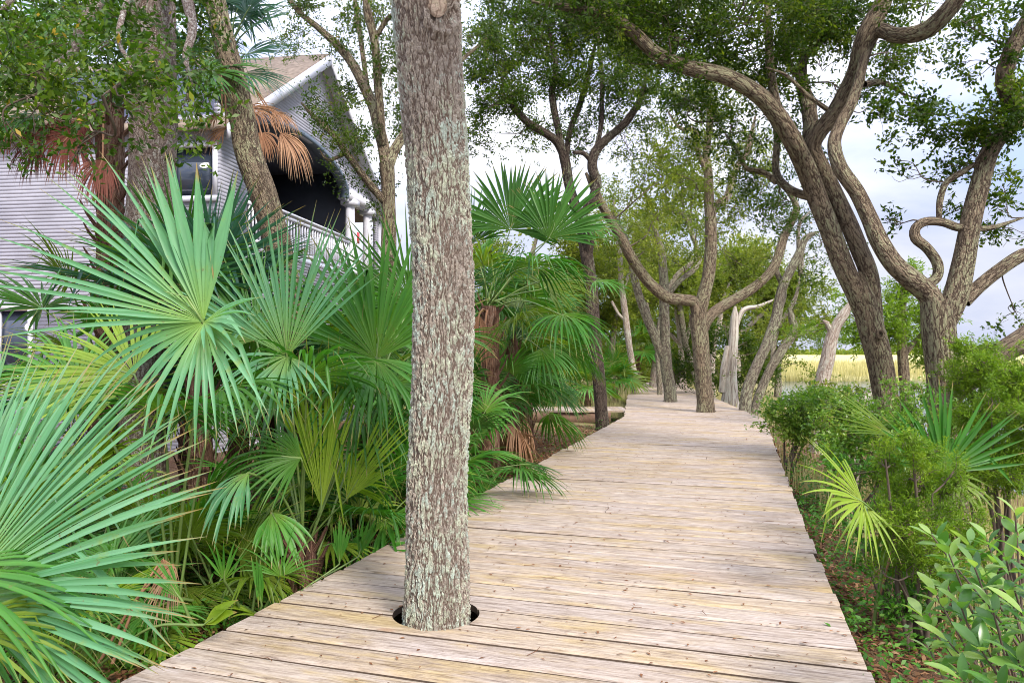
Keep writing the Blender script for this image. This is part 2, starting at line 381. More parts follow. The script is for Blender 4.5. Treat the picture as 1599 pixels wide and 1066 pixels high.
# ---- boardwalk
def deck_mat():
    m, n, l, b, o = newmat('weathered_board')
    k = attr(n, 'bk').outputs['Vector']; a = attr(n, 'rnd').outputs['Fac']
    # every board has its own grain: shift by the board's random number
    cb = n.new('ShaderNodeCombineXYZ'); l.new(math_(n, l, 'MULTIPLY', a, 37.0), cb.inputs['X']); l.new(math_(n, l, 'MULTIPLY', a, 19.0), cb.inputs['Z'])
    va = n.new('ShaderNodeVectorMath'); va.operation = 'ADD'; l.new(k, va.inputs[0]); l.new(cb.outputs[0], va.inputs[1]); kk = va.outputs[0]
    g1 = noise(n, l, mapping(n, l, kk, (2.6, 30, 1)), 1.6, 8, .72, .6)
    g2 = noise(n, l, mapping(n, l, kk, (7, 95, 1)), 2.0, 5, .7)
    g3 = noise(n, l, mapping(n, l, kk, (1.0, 4.0, 1)), 1.3, 5, .65)
    base = ramp(n, l, a, [(0, (.285, .215, .145)), (.25, (.34, .27, .185)), (.5, (.355, .29, .22)), (.75, (.325, .265, .215)), (1, (.36, .28, .18))])
    col = mix(n, l, maprange(n, l, g3.outputs['Fac'], .38, .66, 0, .7), base, (.385, .335, .31))
    col = mix(n, l, maprange(n, l, g3.outputs['Fac'], .46, .32, 0, .75), col, (.36, .275, .14))
    col = mix(n, l, 1.0, col, ramp(n, l, g1.outputs['Fac'], [(.30, (.26, .215, .185)), (.42, (.74, .70, .67)), (.53, (1.06, 1.05, 1.04)), (.70, (1.28, 1.28, 1.28))]), 'MULTIPLY')
    col = mix(n, l, .7, col, ramp(n, l, g2.outputs['Fac'], [(.32, (.50, .47, .44)), (.47, (.98, .97, .96)), (.65, (1.15, 1.15, 1.15))]), 'MULTIPLY')
    ck = noise(n, l, mapping(n, l, kk, (.55, 42, 1)), 1.5, 2, .5)
    ckm = math_(n, l, 'MULTIPLY', maprange(n, l, math_(n, l, 'ABSOLUTE', math_(n, l, 'SUBTRACT', ck.outputs['Fac'], .5)), .016, .004), maprange(n, l, g3.outputs['Fac'], .40, .56))
    col = mix(n, l, math_(n, l, 'MULTIPLY', ckm, .75), col, (.17, .125, .095))
    # knots and split marks
    kv = n.new('ShaderNodeTexVoronoi'); kv.inputs['Scale'].default_value = 1.0; l.new(mapping(n, l, kk, (1.5, 4.2, 1)), kv.inputs['Vector'])
    col = mix(n, l, maprange(n, l, kv.outputs['Distance'], .11, .045, 0, .7), col, (.30, .19, .12))
    # stains
    sn = noise(n, l, mapping(n, l, k, (1, 1.7, 1)), 1.7, 6, .7)
    col = mix(n, l, maprange(n, l, sn.outputs['Fac'], 0.58, 0.72, 0, .4), col, (.33, .25, .20))
    sn2 = noise(n, l, mapping(n, l, kk, (1.2, 9, 1)), 2.3, 5, .7)
    col = mix(n, l, maprange(n, l, sn2.outputs['Fac'], 0.66, 0.78, 0, .45), col, (.34, .19, .12))
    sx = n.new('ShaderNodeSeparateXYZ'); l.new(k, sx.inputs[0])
    col = mix(n, l, maprange(n, l, sx.outputs['Z'], -.4, -.6), col, (.10, .07, .05))   # sawn sides: grime, plus the shade of the gaps painted into the colour
    l.new(col, b.inputs['Base Color']); b.inputs['Roughness'].default_value = .8; b.inputs['Specular IOR Level'].default_value = .2
    h = math_(n, l, 'ADD', g1.outputs['Fac'], math_(n, l, 'MULTIPLY', g2.outputs['Fac'], .6))
    bump(n, l, h, .55, .008, b)
    return m
M['deck'] = deck_mat()
M['beam'] = plain('beam_wood', (.16, .10, .07), .9, .3, 8, .1)
HOLE_S, HOLE_T = deck_px(681, 957); HOLE_R = .265
TRUNK_HOLES = [(HOLE_S, HOLE_T, HOLE_R)]
for px, py, r in ((1102, 641, .27), (1046, 626, .23)):
    hs, ht = deck_px(px, py); TRUNK_HOLES.append((hs, ht, r))

def plank(mb, s0, s1, ta, tb, rng, rnd, z=0., th=.038, fa=None, fb=None):
    """ta, tb: end positions (t) or functions of s"""
    fa = fa or (lambda s: ta + 0 * s); fb = fb or (lambda s: tb + 0 * s)
    e = .010
    rows = np.array([s0, s0 + e, *np.linspace(s0 + .03, s1 - .03, 5 if (ta is None) else 3), s1 - e, s1])
    dz = np.array([-.010, -.0018, *([0] * (len(rows) - 4)), -.0018, -.010])
    L = max(.05, abs(float(fb(rows).max() - fa(rows).min()))); nc = max(3, int(L / .22) + 2)
    u = np.linspace(0, 1, nc)[None, :]
    A, B = fa(rows)[:, None], fb(rows)[:, None]
    T = A + (B - A) * u; S = rows[:, None] + np.zeros_like(u)
    wob = .0035 * np.sin(T * 2.1 + rnd * 50) + .002 * np.sin(T * 5.3 + rnd * 90)
    S = S + wob
    tilt = rng.normal(0, .012)
    Z = z + dz[:, None] + (S - (s0 + s1) / 2) * tilt + .0022 * np.sin(T * 1.7 + rnd * 70)
    X, Y = xy(S, T)
    k = np.stack([T, S, Z], -1)
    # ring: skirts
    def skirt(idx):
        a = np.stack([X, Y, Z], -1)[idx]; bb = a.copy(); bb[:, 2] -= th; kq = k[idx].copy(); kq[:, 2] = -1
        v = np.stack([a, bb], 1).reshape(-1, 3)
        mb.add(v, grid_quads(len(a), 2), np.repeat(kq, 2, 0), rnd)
    mb.add(np.stack([X, Y, Z], -1), grid_quads(*X.shape), k, rnd)
    nr = len(rows)
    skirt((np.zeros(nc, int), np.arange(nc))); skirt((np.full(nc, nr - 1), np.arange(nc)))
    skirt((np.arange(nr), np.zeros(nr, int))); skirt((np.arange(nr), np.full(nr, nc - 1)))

def boardwalk():
    root = thing('boardwalk', (*xy(4, tL(4) + 1.6), 0), 'weathered grey timber boardwalk running away between the trees', None)
    root['kind'] = 'structure'
    rng = np.random.default_rng(4); mb = MB(); s = -.4
    while s < S_END:
        wd = .230 + rng.normal(0, .003); gap = .014 + abs(rng.normal(0, .006))
        s0, s1 = s, s + wd; s += wd + gap; mid = (s0 + s1) / 2
        ja, jb = rng.normal(0, .008), rng.normal(0, .009)
        ta, tb = float(tL(mid)) + ja * .5, float(tR(mid)) + jb * .5
        rnd = rng.random(); z = rng.normal(0, .0022)
        hit = [h for h in TRUNK_HOLES if s0 - h[2] < h[0] < s1 + h[2]]
        if hit:
            hs, ht, hr = hit[0]
            half = lambda q, hs=hs, hr=hr: np.sqrt(np.maximum(hr ** 2 - (q - hs) ** 2, 0))
            plank_hole(mb, s0, s1, ta, tb, hs, ht, half, rng, rnd, z)
            continue
        if tb - ta > 2.2 and rng.random() < .07:
            j = rng.uniform(ta + .9, tb - .9)
            plank(mb, s0, s1, ta, j - .003, rng, rnd, z, fa=lambda q: tL(q) + ja); plank(mb, s0, s1, j + .003, tb, rng, rng.random(), z + .001, fb=lambda q: tR(q) + jb)
        else: plank(mb, s0, s1, ta, tb, rng, rnd, z, fa=lambda q: tL(q) + ja, fb=lambda q: tR(q) + jb)
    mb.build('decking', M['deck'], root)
    bm_ = MB()
    for side in (0, 1, .35, .68):
        ss = np.arange(-.4, S_END, 1.0)
        tt = (tL(ss) + (tR(ss) - tL(ss)) * side) + (.09 if side == 0 else -.09 if side == 1 else 0)
        if side in (.35, .68):
            ok = np.ones(len(ss), bool)
        for i in range(len(ss) - 1):
            if side not in (0, 1) and any(abs(ss[i] + .5 - h[0]) < .8 for h in TRUNK_HOLES): continue
            def Mx(v, i=i):
                f = v[:, 0]; s_ = ss[i] + f * (ss[i + 1] - ss[i] - .002); t_ = tt[i] + (tt[i + 1] - tt[i]) * f + v[:, 1]
                X, Y = xy(s_, t_); return np.stack([X, Y, v[:, 2]], -1)
            box(bm_, (0, -.02, -.24), (1, .02, -.045), Mx)
    bm_.build('beam', M['beam'], root)
    return root
def plank_hole(mb, s0, s1, ta, tb, hs, ht, half, rng, rnd, z):
    for side in (0, 1):
        q = np.linspace(s0, s1, 15)
        A = np.full(15, ta) if side == 0 else ht + half(q)
        B = ht - half(q) if side == 0 else np.full(15, tb)
        nc = 12; u = np.linspace(0, 1, nc)[None, :]
        T = A[:, None] + (B - A)[:, None] * u; S = q[:, None] + 0 * u
        Z = np.full_like(T, z); Z[0] -= .006; Z[-1] -= .006
        X, Y = xy(S, T); v = np.stack([X, Y, Z], -1); k = np.stack([T, S, Z], -1)
        mb.add(v, grid_quads(15, nc), k, rnd)
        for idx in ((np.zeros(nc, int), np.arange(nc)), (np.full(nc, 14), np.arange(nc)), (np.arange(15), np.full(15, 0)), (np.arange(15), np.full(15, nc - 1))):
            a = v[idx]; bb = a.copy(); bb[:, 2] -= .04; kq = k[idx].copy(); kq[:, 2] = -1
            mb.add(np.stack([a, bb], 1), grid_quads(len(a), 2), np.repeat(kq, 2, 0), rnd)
boardwalk()

def side_walk():
    """branch walk leaving the boardwalk to the left"""
    s_a, t_a = st(2.9, 20.4)
    root = thing('path', (2.0, 20.5, 0), 'narrow timber branch walk leaving the boardwalk to the left', None); root['kind'] = 'structure'
    rng = np.random.default_rng(9); mb = MB(); bm_ = MB()
    X = -2.2
    while X < 2.72 + .4:
        w_ = .23
        v = lambda q: q
        y0 = 19.9 + .05 * math.sin(X * 3); y1 = 21.5
        xr = min(X + w_, 3.2)
        zz = rng.normal(0, .003) - .012
        x = np.array([X, X + .01, xr - .01, xr]); y = np.linspace(y0, y1, 6)
        XX, YY = np.meshgrid(x, y); Z = np.full_like(XX, zz); Z[:, 0] -= .006; Z[:, -1] -= .006
        rr = rng.random()
        mb.add(np.stack([XX, YY, Z], -1), grid_quads(6, 4), np.stack([YY, XX, Z], -1), rr)
        a = np.stack([XX, YY, Z], -1)[0]; b2 = a.copy(); b2[:, 2] -= .04
        mb.add(np.stack([a, b2], 1), grid_quads(4, 2), None, rr)
        X += w_ + .007
    mb.build('decking', M['deck'], root)
    box(bm_, (-2.2, 19.94, -.34), (2.68, 19.98, -.056)); box(bm_, (-2.2, 21.4, -.34), (2.68, 21.44, -.056))
    bm_.build('beam', M['beam'], root)
side_walk()

# ------------------------------------------------------------------ leaves and trees
def add_leaves(mb, P, D, L, wd, rng, upbias=.5, rlo=0, rhi=1):
    """rhombic leaves folded a little on the midrib: P base, D direction, L length array, wd width/length"""
    n = len(P); D = unit(D)
    nrm = rng.normal(size=(n, 3)); nrm[:, 2] += upbias * 2
    S = unit(np.cross(D, nrm)); N = np.cross(S, D)
    L = np.asarray(L)[:, None]; h = L * wd * .5
    f = h * .35
    v = np.stack([P, P + D * L * .45 + S * h + N * f, P + D * L, P + D * L * .45 - S * h + N * f], 1)
    r = np.repeat(np.clip(rng.beta(2, 2, n) * (rhi - rlo) + rlo, 0, 1), 4)
    mb.add(v, np.arange(4 * n).reshape(-1, 4), None, r)

def crown_clumps(leaf_mb, twig_mb, clumps, anchors, leaf, wd, rng, tau=1.3, tw=.28, per=14, upbias=.5, twigr=.004, need=True):
    """clumps: (centre xyz, radii xyz, tau multiplier). Twigs fill the ellipsoid; boughs join it to the nearest limb point."""
    A = np.array(anchors)
    for c, rad, tm in clumps:
        c = np.array(c, float); rad = np.array(rad, float)
        area = math.pi * rad[0] * rad[2]
        nl = tau * tm * area / (leaf * leaf * wd * .5 * .55)
        nt = max(5, int(nl / per))
        # sub-clusters make the clump uneven
        nsub = max(4, int(nt / 28))
        u = unit(rng.normal(size=(nsub, 3))) * (rng.random((nsub, 1)) ** .45)
        sub = c + u * rad
        a0 = A[np.argmin(((A - c) ** 2).sum(1))]
        # boughs: the limb to each sub-cluster, through the clump's middle
        ln = np.linalg.norm(c - a0); R0 = rad.mean()
        wig = rng.normal(size=(2, 3)) * (ln * .10 + R0 * .05)
        main, _r = smooth_path([a0, a0 * .66 + c * .34 + wig[0], a0 * .3 + c * .7 + wig[1] + (0, 0, ln * .05), c + rng.normal(size=3) * rad * .3], [1, 1, 1, 1], max(.05, ln / 14))
        rr0 = min(.028, max(.007, ln * .014 + R0 * .008))
        tube(twig_mb, main, np.linspace(rr0, rr0 * .35, len(main)), 6, ready=True, rough=.08, rng=rng)
        for q in sub[:: 1 if nsub < 16 else 2]:
            b0 = main[int(len(main) * rng.uniform(.35, .98))]
            l2 = np.linalg.norm(q - b0)
            tube(twig_mb, [b0, b0 * .6 + q * .4 + rng.normal(size=3) * l2 * .12, b0 * .25 + q * .75 + rng.normal(size=3) * l2 * .10, q], [rr0 * .5, rr0 * .38, rr0 * .28, .002], 5, max(.06, l2 / 8))
        si = rng.integers(0, nsub, nt)
        sr = rad * min(.75, 1.25 / nsub ** .33)
        off = rng.normal(size=(nt, 3)) * .48
        tip = sub[si] + off * sr
        base = sub[si] + off * sr * .35
        Dt = unit(tip - base + rng.normal(size=(nt, 3)) * .05)
        # twigs: thin flat 3-sided sticks
        S = unit(np.cross(Dt, rng.normal(size=(nt, 3)))); N = np.cross(S, Dt)
        ring = [S, -.5 * S + .87 * N, -.5 * S - .87 * N]
        v = np.stack([base + r_ * twigr for r_ in ring] + [tip + r_ * twigr * .35 for r_ in ring], 1)
        fi = np.array([[0, 1, 4, 3], [1, 2, 5, 4], [2, 0, 3, 5]])
        twig_mb.add(v, (np.arange(nt)[:, None, None] * 6 + fi).reshape(-1, 4), None, .5)
        ti = np.repeat(np.arange(nt), per)
        fr = rng.uniform(-.25, .75, len(ti))
        P = tip[ti] - Dt[ti] * (fr * tw)[:, None] + rng.normal(size=(len(ti), 3)) * leaf * .35
        D = Dt[ti] + rng.normal(size=(len(ti), 3)) * .75
        cl = rng.random(nsub) * .55
        n = len(P); D = unit(D)
        nrm = rng.normal(size=(n, 3)); nrm[:, 2] += upbias * 2
        Sx = unit(np.cross(D, nrm)); Nx = np.cross(Sx, D)
        L = (leaf * rng.uniform(.65, 1.3, n))[:, None]; h = L * wd * .5
        vv = np.stack([P, P + D * L * .48 + Sx * h + Nx * h * .3, P + D * L, P + D * L * .48 - Sx * h + Nx * h * .3], 1)
        rr = np.clip(cl[si[ti]] + rng.random(n) * .45 + (rng.random(n) < .015) * .6, 0, 1)
        leaf_mb.add(vv, np.arange(4 * n).reshape(-1, 4), None, np.repeat(rr, 4))

def tree(name, label, cat, d, limbs, clumps=(), bark='bark_oak', leafm='leaf_oak', leaf=.06, wd=.42, tau=1.3, group=None, seed=1, flare=1.25,
         seg=12, rough=.05, per=14, base=True, ybase=None, twigm='twig', upbias=.5, step=.12, knots=()):
    """limbs: lists of (px, py, radius px, metres nearer/farther); clumps: (px, py, dd, rx px, ry px, density)"""
    rng = np.random.default_rng(seed)
    t = MB(); anchors = []; root_at = None
    for li, lb in enumerate(limbs):
        P, R = [], []
        for q in lb:
            dd = q[3] if len(q) > 3 else 0
            P.append(W(q[0], q[1], d + dd)); R.append(q[2] * (d + dd) / F)
        if li == 0 and base:
            g = P[0].copy(); z = float(gh(g[0], g[1])) if ybase is None else ybase
            root_at = np.array([g[0], g[1], z])
            if P[0][2] > z + .15:
                P = [np.array([g[0], g[1], z - .15]), np.array([g[0], g[1], z + .12])] + P
                R = [R[0] * flare * 1.12, R[0] * flare] + R
            else:
                P = [np.array([g[0], g[1], z - .25])] + P; R = [R[0] * flare] + R
        if not any(lj != li and abs(o_[0][0] - lb[-1][0]) + abs(o_[0][1] - lb[-1][1]) < 40 for lj, o_ in enumerate(limbs)): R[-1] *= .45
        p, r = tube(t, P, R, seg if R[0] > .03 else 7, step, rough, rng)
        k0 = len(p) // 3 if li == 0 else 0
        anchors.extend(p[k0:])
    if root_at is None: root_at = np.array(P[0])
    for kx, ky, kr in knots:
        c = W(kx, ky, d - .165); th = np.linspace(0, 2 * math.pi, 20)
        tube(t, np.stack([c[0] + np.cos(th) * kr, c[1] - .01 + 0 * th, c[2] + np.sin(th) * kr * 1.15], -1), np.full(20, kr * .42), 8, ready=True, rng=rng, rough=.08)
    root = thing(name, root_at, label, cat, group)
    tr = t.build('trunk', M[bark], root, smooth=True)
    if clumps:
        lm, tm = MB(), MB()
        cl = []
        for c in clumps:
            px, py, dd, rx, ry = c[:5]; dp = d + dd; k = c[5] if len(c) > 5 else 1
            dep = c[6] if len(c) > 6 else (rx + ry) * .5
            cl.append((W(px, py, dp), (rx * dp / F, dep * dp / F, ry * dp / F), k))
        crown_clumps(lm, tm, cl, anchors, leaf, wd, rng, tau, leaf * 4.5, per, upbias, twigr=max(.002, leaf * .035))
        cr = lm.build('crown', M[leafm], root)
        tm.build('twigs', M[twigm], cr)
    return root

# ------------------------------------------------------------------ palmettos
DOWN = np.array([0, 0, -1.0])
def frond_arrays(mb, hub, e1, nrm, R, half, nseg, droop, rng, cup=.15, fall=.25, united=.36, fold=.55, kink=.12, rnd0=None, K=9, wmul=1.0, droop0=0.0, curl=0.0):
    e1 = unit(e1); nrm = unit(np.asarray(nrm, float) - e1 * np.dot(nrm, e1)); e2 = np.cross(nrm, e1)
    th = np.linspace(-half, half, nseg) + rng.normal(0, half / nseg * .35, nseg)
    L = R * (1 - fall * (np.abs(th) / max(half, .01)) ** 1.6) * rng.uniform(.9, 1.06, nseg)
    ts = np.array([0.02, .14, .28, .40, .52, .64, .76, .88, 1.0])[:K]
    D0 = np.cos(th)[:, None] * e1 + np.sin(th)[:, None] * e2 + (cup * np.sin(np.abs(th)) ** 2)[:, None] * nrm
    D0 = unit(D0 + rng.normal(0, .02, (nseg, 3)))
    side = -np.sin(th)[:, None] * e1 + np.cos(th)[:, None] * e2
    dr = droop * rng.uniform(.6, 1.4, nseg)
    kk = (rng.random(nseg) < kink); kt = rng.uniform(.45, .75, nseg); ka = rng.uniform(.8, 2.6, nseg)
    tw = rng.normal(0, .25, nseg)
    sh = rng.random(nseg) < .07; L = np.where(sh, L * rng.uniform(.55, .85, nseg), L)
    pos = hub + D0 * (L * ts[0])[:, None]
    pts = [pos]; dirs = [D0]
    for i in range(1, K):
        t = ts[i]
        g = dr * (t ** 1.7) + droop0 + np.where(kk & (t > kt), ka, 0)
        d = unit(D0 + g[:, None] * DOWN - (curl * t * t) * nrm)
        pos = pos + d * (L * (ts[i] - ts[i - 1]))[:, None]
        pts.append(pos); dirs.append(d)
    P = np.stack(pts, 1)                                   # nseg,K,3
    dth = 2 * half / max(1, nseg - 1)
    r = ts[None, :] * L[:, None]
    wu = R * united * math.tan(min(dth / 2, .5)) * 1.08 * wmul
    wdt = np.where(ts[None, :] < united, r * math.tan(min(dth / 2, .5)) * 1.08 * wmul, wu * np.clip(1 - ((ts[None, :] - united) / (1 - united)) ** 1.5, .03, 1))
    Dd = np.stack(dirs, 1)
    N = unit(np.cross(Dd, side[:, None, :]))
    N = np.where((N * nrm).sum(-1, keepdims=True) < 0, -N, N)
    Sd = unit(np.cross(N, Dd)); 
    a = (tw[:, None] * ts[None, :] * 1.2)[..., None]
    S2 = Sd * np.cos(a) + N * np.sin(a); N2 = N * np.cos(a) - Sd * np.sin(a)
    fo = fold * wdt[..., None]
    V = np.stack([P - S2 * wdt[..., None] + N2 * fo * .5, P - N2 * fo * .5, P + S2 * wdt[..., None] + N2 * fo * .5], 2)   # nseg,K,3,3
    base = rng.random() if rnd0 is None else rnd0
    rs_ = np.clip(base * .6 + rng.random(nseg) * .4, 0, 1)
    kx = np.stack([np.broadcast_to(ts[None, :, None], (nseg, K, 3)), np.broadcast_to(th[:, None, None], (nseg, K, 3)) + np.array([-.01, 0, .01]), np.broadcast_to(np.arange(nseg)[:, None, None] * 1.37 + base * 50, (nseg, K, 3))], -1)
    q = grid_quads(K, 3)
    f = (np.arange(nseg)[:, None, None] * (K * 3) + q[None]).reshape(-1, 4)
    mb.add(V, f, kx, np.repeat(rs_, K * 3))

def frond(root, hub, e1, nrm, R=.6, half=2.0, nseg=44, droop=.5, mat='palm_green', pet=None, seed=0, pr=.011, name='frond', petm=None, extra=(), **kw):
    rng = np.random.default_rng(seed)
    if mat in ('palm_dead', 'palm_rust'): kw = dict(kw, kink=.55, fall=.35)
    mb = MB(); frond_arrays(mb, np.asarray(hub, float), np.asarray(e1, float), np.asarray(nrm, float), R, half, nseg, droop, rng, **kw)
    for x in extra:
        x = dict(kw, **x); frond_arrays(mb, np.asarray(hub, float), scr(*x.pop('e')), scr(*x.pop('n')), x.pop('R'), x.pop('half'), x.pop('nseg'), x.pop('droop'), rng, **x)
    o = mb.build(name, M[mat], root)
    if pet is not None:
        p = MB(); hub = np.asarray(hub, float); pet = np.asarray(pet, float)
        up = unit(e1)
        mid = (pet + hub) / 2 + np.array([0, 0, .12]) * np.linalg.norm(hub - pet) * (1 if up[2] < .6 else .2)
        tube(p, [pet, mid, hub, hub + up * R * .22], [pr * 1.5, pr * 1.1, pr * .9, pr * .3], 6, .1, flat=.6)
        pm = petm or ('petiole_dead' if mat in ('palm_dead', 'palm_rust') else 'petiole')
        p.build('petiole', M[pm], o, smooth=True, origin=ROOT_AT[root.name])
    return o

def scr(r, u, t):   # a direction given as right, up, towards the camera
    return np.array([r, -t, u], float)

PG = 'fan palms growing along the boardwalk'
def palmetto(label, X, Y, n=12, R=.62, pet=(.5, 1.0), mat='palm_green', seed=1, name='palmetto', incl=(10, 80), half=(1.6, 2.4), droop=(.3, .9), nseg=36, mats=None,
             zc=None, group=PG, az=(0, 360), dead=0, stem=None, cat='palm'):
    rng = np.random.default_rng(seed); z = float(gh(X, Y))
    root = thing(name, (X, Y, z), label, cat, group)
    heart = np.array([X, Y, (z + .08) if zc is None else zc])
    if zc is not None:
        mb = MB(); s_ = stem or .11
        tube(mb, [(X, Y, z - .1), (X + rng.normal(0, .04), Y, (z + zc) / 2), heart + (0, 0, .05)], [s_ * 1.15, s_, s_ * .85], 12, .12, .12, rng)
        for i in range(int((zc - z) / .045)):                      # old leaf bases round the stem
            a = i * 2.4; zz = z + .1 + i * .045
            if zz > zc: break
            p0 = np.array([X + math.cos(a) * s_ * .85, Y + math.sin(a) * s_ * .85, zz])
            p1 = p0 + np.array([math.cos(a) * s_ * .9, math.sin(a) * s_ * .9, s_ * 2.2])
            tube(mb, [p0, p1], [s_ * .26, s_ * .12], 5, .2, flat=.5)
        mb.build('trunk', M['boot'], root)
    for i in range(n + dead):
        isd = i >= n
        a = math.radians(az[0] + (az[1] - az[0]) * ((i * .618034 + rng.uniform(-.06, .06)) % 1.0))
        fr = (i % n + .5) / n
        inc = math.radians(incl[1] + (incl[0] - incl[1]) * fr ** .8 + rng.normal(0, 6)) if not isd else math.radians(rng.uniform(-65, -30))
        out = np.array([math.cos(a) * math.cos(inc), math.sin(a) * math.cos(inc), math.sin(inc)])
        pl = rng.uniform(*pet) * (1 if not isd else .7)
        hub = heart + out * pl + DOWN * pl * .12 * math.cos(inc)
        if hub[2] < z + .1: hub[2] = z + .1 + rng.random() * .1
        e = unit(out + DOWN * (.15 + .35 * math.cos(inc)))
        horiz = np.array([math.cos(a), math.sin(a), 0])
        nn = np.array([0, 0, 1.0]) * math.cos(inc) - horiz * math.sin(inc) + rng.normal(0, .25, 3)
        mt = (mats[rng.integers(len(mats))] if mats else mat) if not isd else 'palm_dead'
        frond(root, hub, e, nn, R * rng.uniform(.8, 1.12), rng.uniform(*half), nseg, rng.uniform(*droop) * (1 if not isd else 2.5), mt, heart + rng.normal(0, .03, 3) * (1, 1, .5), seed * 131 + i,
              kink=.16, cup=rng.uniform(-.1, .25))
    return root

# ------------------------------------------------------------------ the house
M['siding'] = plain('white_siding', (.47, .47, .55), .6, .12, 1.5)
M['white'] = plain('white_trim', (.62, .62, .68), .5, .06, 3)
M['shingle'] = plain('roof_shingle', (.21, .165, .13), .9, .35, 9, .1, .6)
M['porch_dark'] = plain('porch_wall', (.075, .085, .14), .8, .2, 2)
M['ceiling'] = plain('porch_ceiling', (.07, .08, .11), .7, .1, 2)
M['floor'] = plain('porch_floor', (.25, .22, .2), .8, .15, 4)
M['glass'] = plain('window_glass', (.03, .04, .06), .08, .1, 2, .8)
M['trim_dark'] = plain('arch_trim_paint', (.10, .13, .17), .6, .1, 3)
M['red'] = plain('red_flag', (.55, .04, .05), .6, .1, 4)
def house():
    O = np.array([-5.008, 16.0]); U = np.array([.142, .99]); N = np.array([.99, -.142])
    def at(u, v, z): u, v, z = np.broadcast_arrays(np.asarray(u, float), np.asarray(v, float), np.asarray(z, float)); return np.stack([O[0] + U[0] * u + N[0] * v, O[1] + U[1] * u + N[1] * v, z], -1)
    Mx = lambda q: at(q[:, 0], q[:, 1], q[:, 2])
    root = thing('house', (*at(1, -3, 0)[:2], -.3), 'white clapboard house with a gabled arched porch behind the palms', 'house')
    z_fl, spring, rise, uc, hw = 3.72, 5.75, .85, 1.25, 2.75
    apex_u, apex_z, sl_ = 2.0, 8.7, .66
    def clap(mb, z0, z1, span, openings, face, h=.07):
        z = z0
        while z < z1:
            zt = min(z + h, z1); a, b = span(z + h * .5)
            iv = [(a, b)]
            for op in openings:
                o = op(z + h * .5)
                if o is None: continue
                nv = []
                for (p, q) in iv:
                    if o[1] <= p or o[0] >= q: nv.append((p, q)); continue
                    if o[0] > p: nv.append((p, o[0]))
                    if o[1] < q: nv.append((o[1], q))
                iv = nv
            for p, q in iv:
                if q - p < .01: continue
                v = face(np.array([[p, .010, z], [q, .010, z], [q, .003, zt], [p, .003, zt], [p, -.12, z], [q, -.12, z], [q, -.12, zt], [p, -.12, zt]]))
                mb.add(v, [[0, 1, 2, 3], [1, 0, 4, 5], [5, 4, 7, 6], [0, 3, 7, 4], [1, 5, 6, 2]], None, .5)
            z += h
    arch = lambda z: ((uc - hw, uc + hw) if z_fl <= z < spring else ((uc - hw * math.sqrt(max(0, 1 - ((z - spring) / rise) ** 2)), uc + hw * math.sqrt(max(0, 1 - ((z - spring) / rise) ** 2))) if spring <= z < spring + rise else None))
    side_op = lambda z: (uc + hw - .001, 6.4) if z_fl <= z < spring - .1 else None
    g = MB()
    clap(g, -.5, 6.15, lambda z: (-2.5, 7.0), [arch, side_op], Mx)
    clap(g, 6.15, apex_z - .05, lambda z: (apex_u - (apex_z - z) / sl_, apex_u + (apex_z - z) / sl_), [arch], Mx)
    g.build('gable_wall', M['siding'], root)
    f = MB(); F_ = lambda q: at(-2.5 - q[:, 1], -q[:, 0], q[:, 2])
    win_hi = lambda z: (.12, 1.7) if 4.45 < z < 5.35 else None
    win_lo = lambda z: (3.9, 5.2) if 1.15 < z < 2.4 else None
    clap(f, -.5, 5.95, lambda z: (0.0, 11.0), [win_hi, win_lo], F_)
    f.build('front_wall', M['siding'], root)
    for (a, b, z0, z1) in ((.12, 1.7, 4.45, 5.35), (3.9, 5.2, 1.15, 2.4)):
        fr = MB()
        for lo, hi in (((a - .09, -.02, z0 - .1), (b + .09, .06, z0)), ((a - .09, -.02, z1), (b + .09, .055, z1 + .1)), ((a - .08, -.02, z0 + .002), (a, .05, z1 - .002)), ((b, -.02, z0 + .002), (b + .08, .05, z1 - .002)), (((a + b) / 2 - .02, -.05, z0 + .003), ((a + b) / 2 + .02, .02, z1 - .003))):
            box(fr, lo, hi, F_)
        fo = fr.build('window', M['white'], root)
        gl = MB(); box(gl, (a - .02, -.10, z0 - .02), (b + .02, -.07, z1 + .02), F_); gl.build('pane', M['glass'], fo, origin=ROOT_AT[root.name])
    # porch box behind the arch
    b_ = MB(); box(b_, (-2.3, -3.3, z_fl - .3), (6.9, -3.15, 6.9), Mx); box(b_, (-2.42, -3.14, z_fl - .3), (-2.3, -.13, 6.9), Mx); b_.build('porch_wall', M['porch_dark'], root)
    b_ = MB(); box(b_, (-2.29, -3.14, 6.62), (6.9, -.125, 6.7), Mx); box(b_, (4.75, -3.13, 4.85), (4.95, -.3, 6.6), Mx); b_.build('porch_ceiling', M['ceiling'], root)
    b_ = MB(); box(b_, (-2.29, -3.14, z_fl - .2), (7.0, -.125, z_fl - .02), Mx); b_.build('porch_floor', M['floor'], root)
    # arch trim: outer band and soffit
    a_ = MB(); th = np.linspace(0, math.pi, 41)
    ring = lambda e, v: at(uc - (hw + e) * np.cos(th), v, spring + (rise + e) * np.sin(th))
    vs = np.stack([ring(.09, .03), ring(-.02, .03), ring(-.02, -.22), ring(.09, -.22)], 1)
    a_.add(vs, grid_quads(41, 4, True))
    a_.build('arch_trim', M['trim_dark'], root)
    # columns on the porch edge
    for u in (4.28, 5.7, 6.65):
        c = MB()
        P = at(np.array([u] * 2), -.05, np.array([z_fl, spring - .16]))
        tube(c, P, [.15, .125], 16, .5); box(c, (u - .2, -.25, spring - .16), (u + .2, .15, spring - .02), Mx); box(c, (u - .19, -.24, z_fl - .02), (u + .19, .14, z_fl + .1), Mx)
        c.build('column', M['white'], root, smooth=False)
    bm_ = MB(); box(bm_, (4.02, -.3, spring - .018), (7.0, .10, spring + .22), Mx); bm_.build('porch_beam', M['white'], root)
